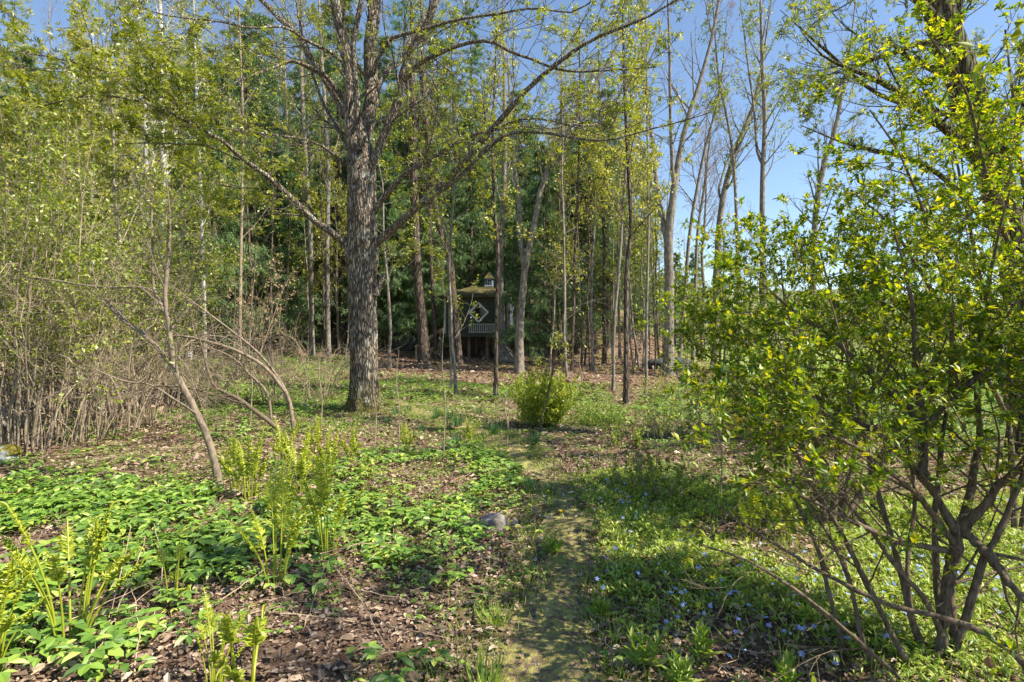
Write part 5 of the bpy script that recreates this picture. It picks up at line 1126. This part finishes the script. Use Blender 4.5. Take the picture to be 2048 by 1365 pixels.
for px, py, s_, lb in [(858, 875, .8, 'bulb leaf clump just right of the small fern by the maple'), (885, 872, .9, 'bulb leaf clump left of the thin bare shoot'), (905, 850, 1, 'dark bulb clump behind the thin bare shoot'), (800, 835, 1, 'bulb leaf clump nearest the maple foot'),
                       (830, 828, 1, 'bulb clump second from the maple foot'), (870, 835, 1.1, 'bulb clump on the far side of the path start'), (930, 845, 1.1, 'bulb clump behind the small fern by the path'), (960, 838, 1.2, 'dark bulb clump left of the pale fern'),
                       (990, 862, 1, 'bulb clump at the path bend'), (1015, 845, 1.1, 'bulb clump touching the pale fern'), (770, 850, .8, 'small bulb clump at the right root of the maple'), (905, 895, .8, 'small bulb clump in litter left of the path'),
                       (1090, 1000, .7, 'dark leaf clump on the left verge beside the dandelion'), (1060, 985, .7, 'dark leaf clump on the left verge above the dandelion'), (1070, 895, .8, 'leaf clump on the right verge at the path bend')]:
    g = ground_pt(px + rng.uniform(-16, 16), py + rng.uniform(-12, 12)); s_ *= rng.uniform(.6, 1.25)
    if first: first = False; o = dfp; o.location = tuple(g); o.scale = (s_,) * 3; o['label'] = lb
    else: copy_thing(dfp, tuple(g), rng.uniform(0, 6), s_, lb, DG)
LG = 'lance leaved shoots at the bottom edge'
def lance(label, seed, loc, H_, n=14):
    r = np.random.default_rng(seed); t = thing('lance_leaf_plant', label, 'plant', loc, 0, LG)
    for k in range(3):
        a = r.uniform(0, 6.28); b = MB(); P_ = catmull([(0.03 * k, 0, -.02), (.03 * k + .02 * math.cos(a), .02 * math.sin(a), H_ * .5), (.03 * k + .06 * math.cos(a), .06 * math.sin(a), H_ * r.uniform(.8, 1.05))], 10)
        b.tubes(P_[None], np.linspace(.004, .002, 10)[None], 5); ii = np.linspace(2, 9, n).astype(int); an = np.arange(n) * 2.4; f = np.stack([np.cos(an), np.sin(an), np.linspace(.4, 2.0, n)], 1)
        b.inst(WIDE[0] * np.array([.55, 1, 1]), WIDE[1], P_[ii], f, np.array([[0, 0, 1.0]]) + r.normal(0, .2, (n, 3)), np.linspace(.10, .055, n)); b.build('shoot', M['grass'], t)
    return t
for j, (px, py, H_, lb) in enumerate([(1275, 1345, .20, 'lance leaved plant left of two at the bottom right of the path'), (1395, 1330, .22, 'lance leaved plant under the outer shrub stems'), (1345, 1385, .17, 'lance leaved plant cut by the bottom edge'),
                                      (1190, 1240, .10, 'small lance leaved seedling at the path edge'), (1560, 1400, .2, 'lance leaved plant at the bottom beneath the shrub'), (1095, 1110, .10, 'small leafy seedling in the middle of the path')]):
    lance(lb, 610 + j, tuple(ground_pt(px, py)), H_)
clump('grass_tuft', 'bright green tuft of grass at the bottom edge left of the path', 620, 90, .16, M['grass'], loc=tuple(ground_pt(965, 1380)), rad_=.09, lean=.4, cat='grass tuft')
clump('grass_tuft', 'grass tuft on the left edge of the path near the pale stone', 621, 60, .12, M['grass'], loc=tuple(ground_pt(990, 1245)), rad_=.08, lean=.5, cat='grass tuft')
for j, (px, py, lb) in enumerate([(1097, 1000, 'yellow dandelion, middle one of three on the left side of the path'), (1121, 1042, 'yellow dandelion nearest the camera on the path'), (1012, 932, 'yellow dandelion farthest up the path')]):
    g = ground_pt(px, py); r = np.random.default_rng(630 + j); t = thing('dandelion', lb, 'flower', tuple(g)); b = MB(); b.tubes(np.array([[[0, 0, -.01], [.004, 0, .04], [.0, 0, .075]]]), np.array([[.002, .002, .002]]), 5); b.build('stalk', M['grass'], t)
    b = MB(); n = 60; a = r.uniform(0, 6.28, n); f = np.stack([np.cos(a), np.sin(a), r.uniform(.1, 1.5, n)], 1); b.inst(BLADE[0] * np.array([4, 1, 1]), BLADE[1], np.tile([0, 0, .075], (n, 1)), f, np.tile([0, 0, 1.0], (n, 1)) + r.normal(0, .1, (n, 3)), .024); b.build('flower_head', M['yellow_flower'], t)

# long dead stems lying and leaning in the foreground litter
for j, (ax, ay, bx, by, za, zb_, lb) in enumerate([
    (-40, 1330, 330, 1195, .03, .14, 'long pale dead stem crossing the foot of the fiddlehead fern'), (60, 1365, 345, 1180, .03, .1, 'dead stem running parallel below the longest pale one'),
    (200, 1310, 262, 1110, .02, .22, 'upright brown dead stem right of the fiddlehead fern'), (195, 1320, 290, 1130, .02, .2, 'second upright dead stem right of the fiddlehead fern'),
    (650, 1170, 605, 1275, .12, .03, 'short brown stem slanting left below the tall ferns'), (668, 1170, 770, 1300, .12, .02, 'brown stem slanting right below the tall ferns'),
    (300, 1290, 560, 1230, .04, .05, 'dead stem lying flat left of the bottom leaves'), (420, 1225, 560, 1160, .03, .14, 'dead stem leaning on the nearest tall fern'),
    (270, 1365, 262, 1235, .02, .16, 'thin curved dead stem at the bottom edge'), (330, 1200, 308, 1100, .02, .2, 'upright bare stalk beside the short coiled shoots'),
    (560, 1240, 900, 1290, .03, .03, 'long thin stem lying across the dark litter'), (640, 1120, 790, 1100, .04, .05, 'dry stem lying right of the tall ferns')]):
    A = ground_pt(ax, ay); B = ground_pt(bx, by); A[2] += za; B[2] += zb_; r = np.random.default_rng(640 + j); b = MB(); Mx = (A + B) / 2 + r.normal(0, .02, 3)
    P_ = catmull([A, Mx, B], 12); P_[1:-1] += r.normal(0, .004, (10, 3)); b.tubes(P_[None] - A, np.linspace(.0045, .0022, 12)[None], 6); tag(b.build('dead_stem', M['dead_stem'], None, tuple(A)), lb, 'dead stem', 'dead stems in the foreground litter')

# tell same-looking repeats apart by their order from the left
ORD = 'first second third fourth fifth sixth seventh eighth ninth tenth eleventh twelfth thirteenth fourteenth fifteenth sixteenth seventeenth eighteenth nineteenth twentieth'.split()
same = {}
for o in C.objects:
    if o.parent is None and o.get('category') and o.get('label'): same.setdefault(o['label'], []).append(o)
for lb, oo in same.items():
    if 1 < len(oo) <= 20:
        oo.sort(key=lambda o: o.location.x / max(o.location.y, .1))
        for k, o in enumerate(oo): o['label'] = ORD[k] + ' from left, ' + lb
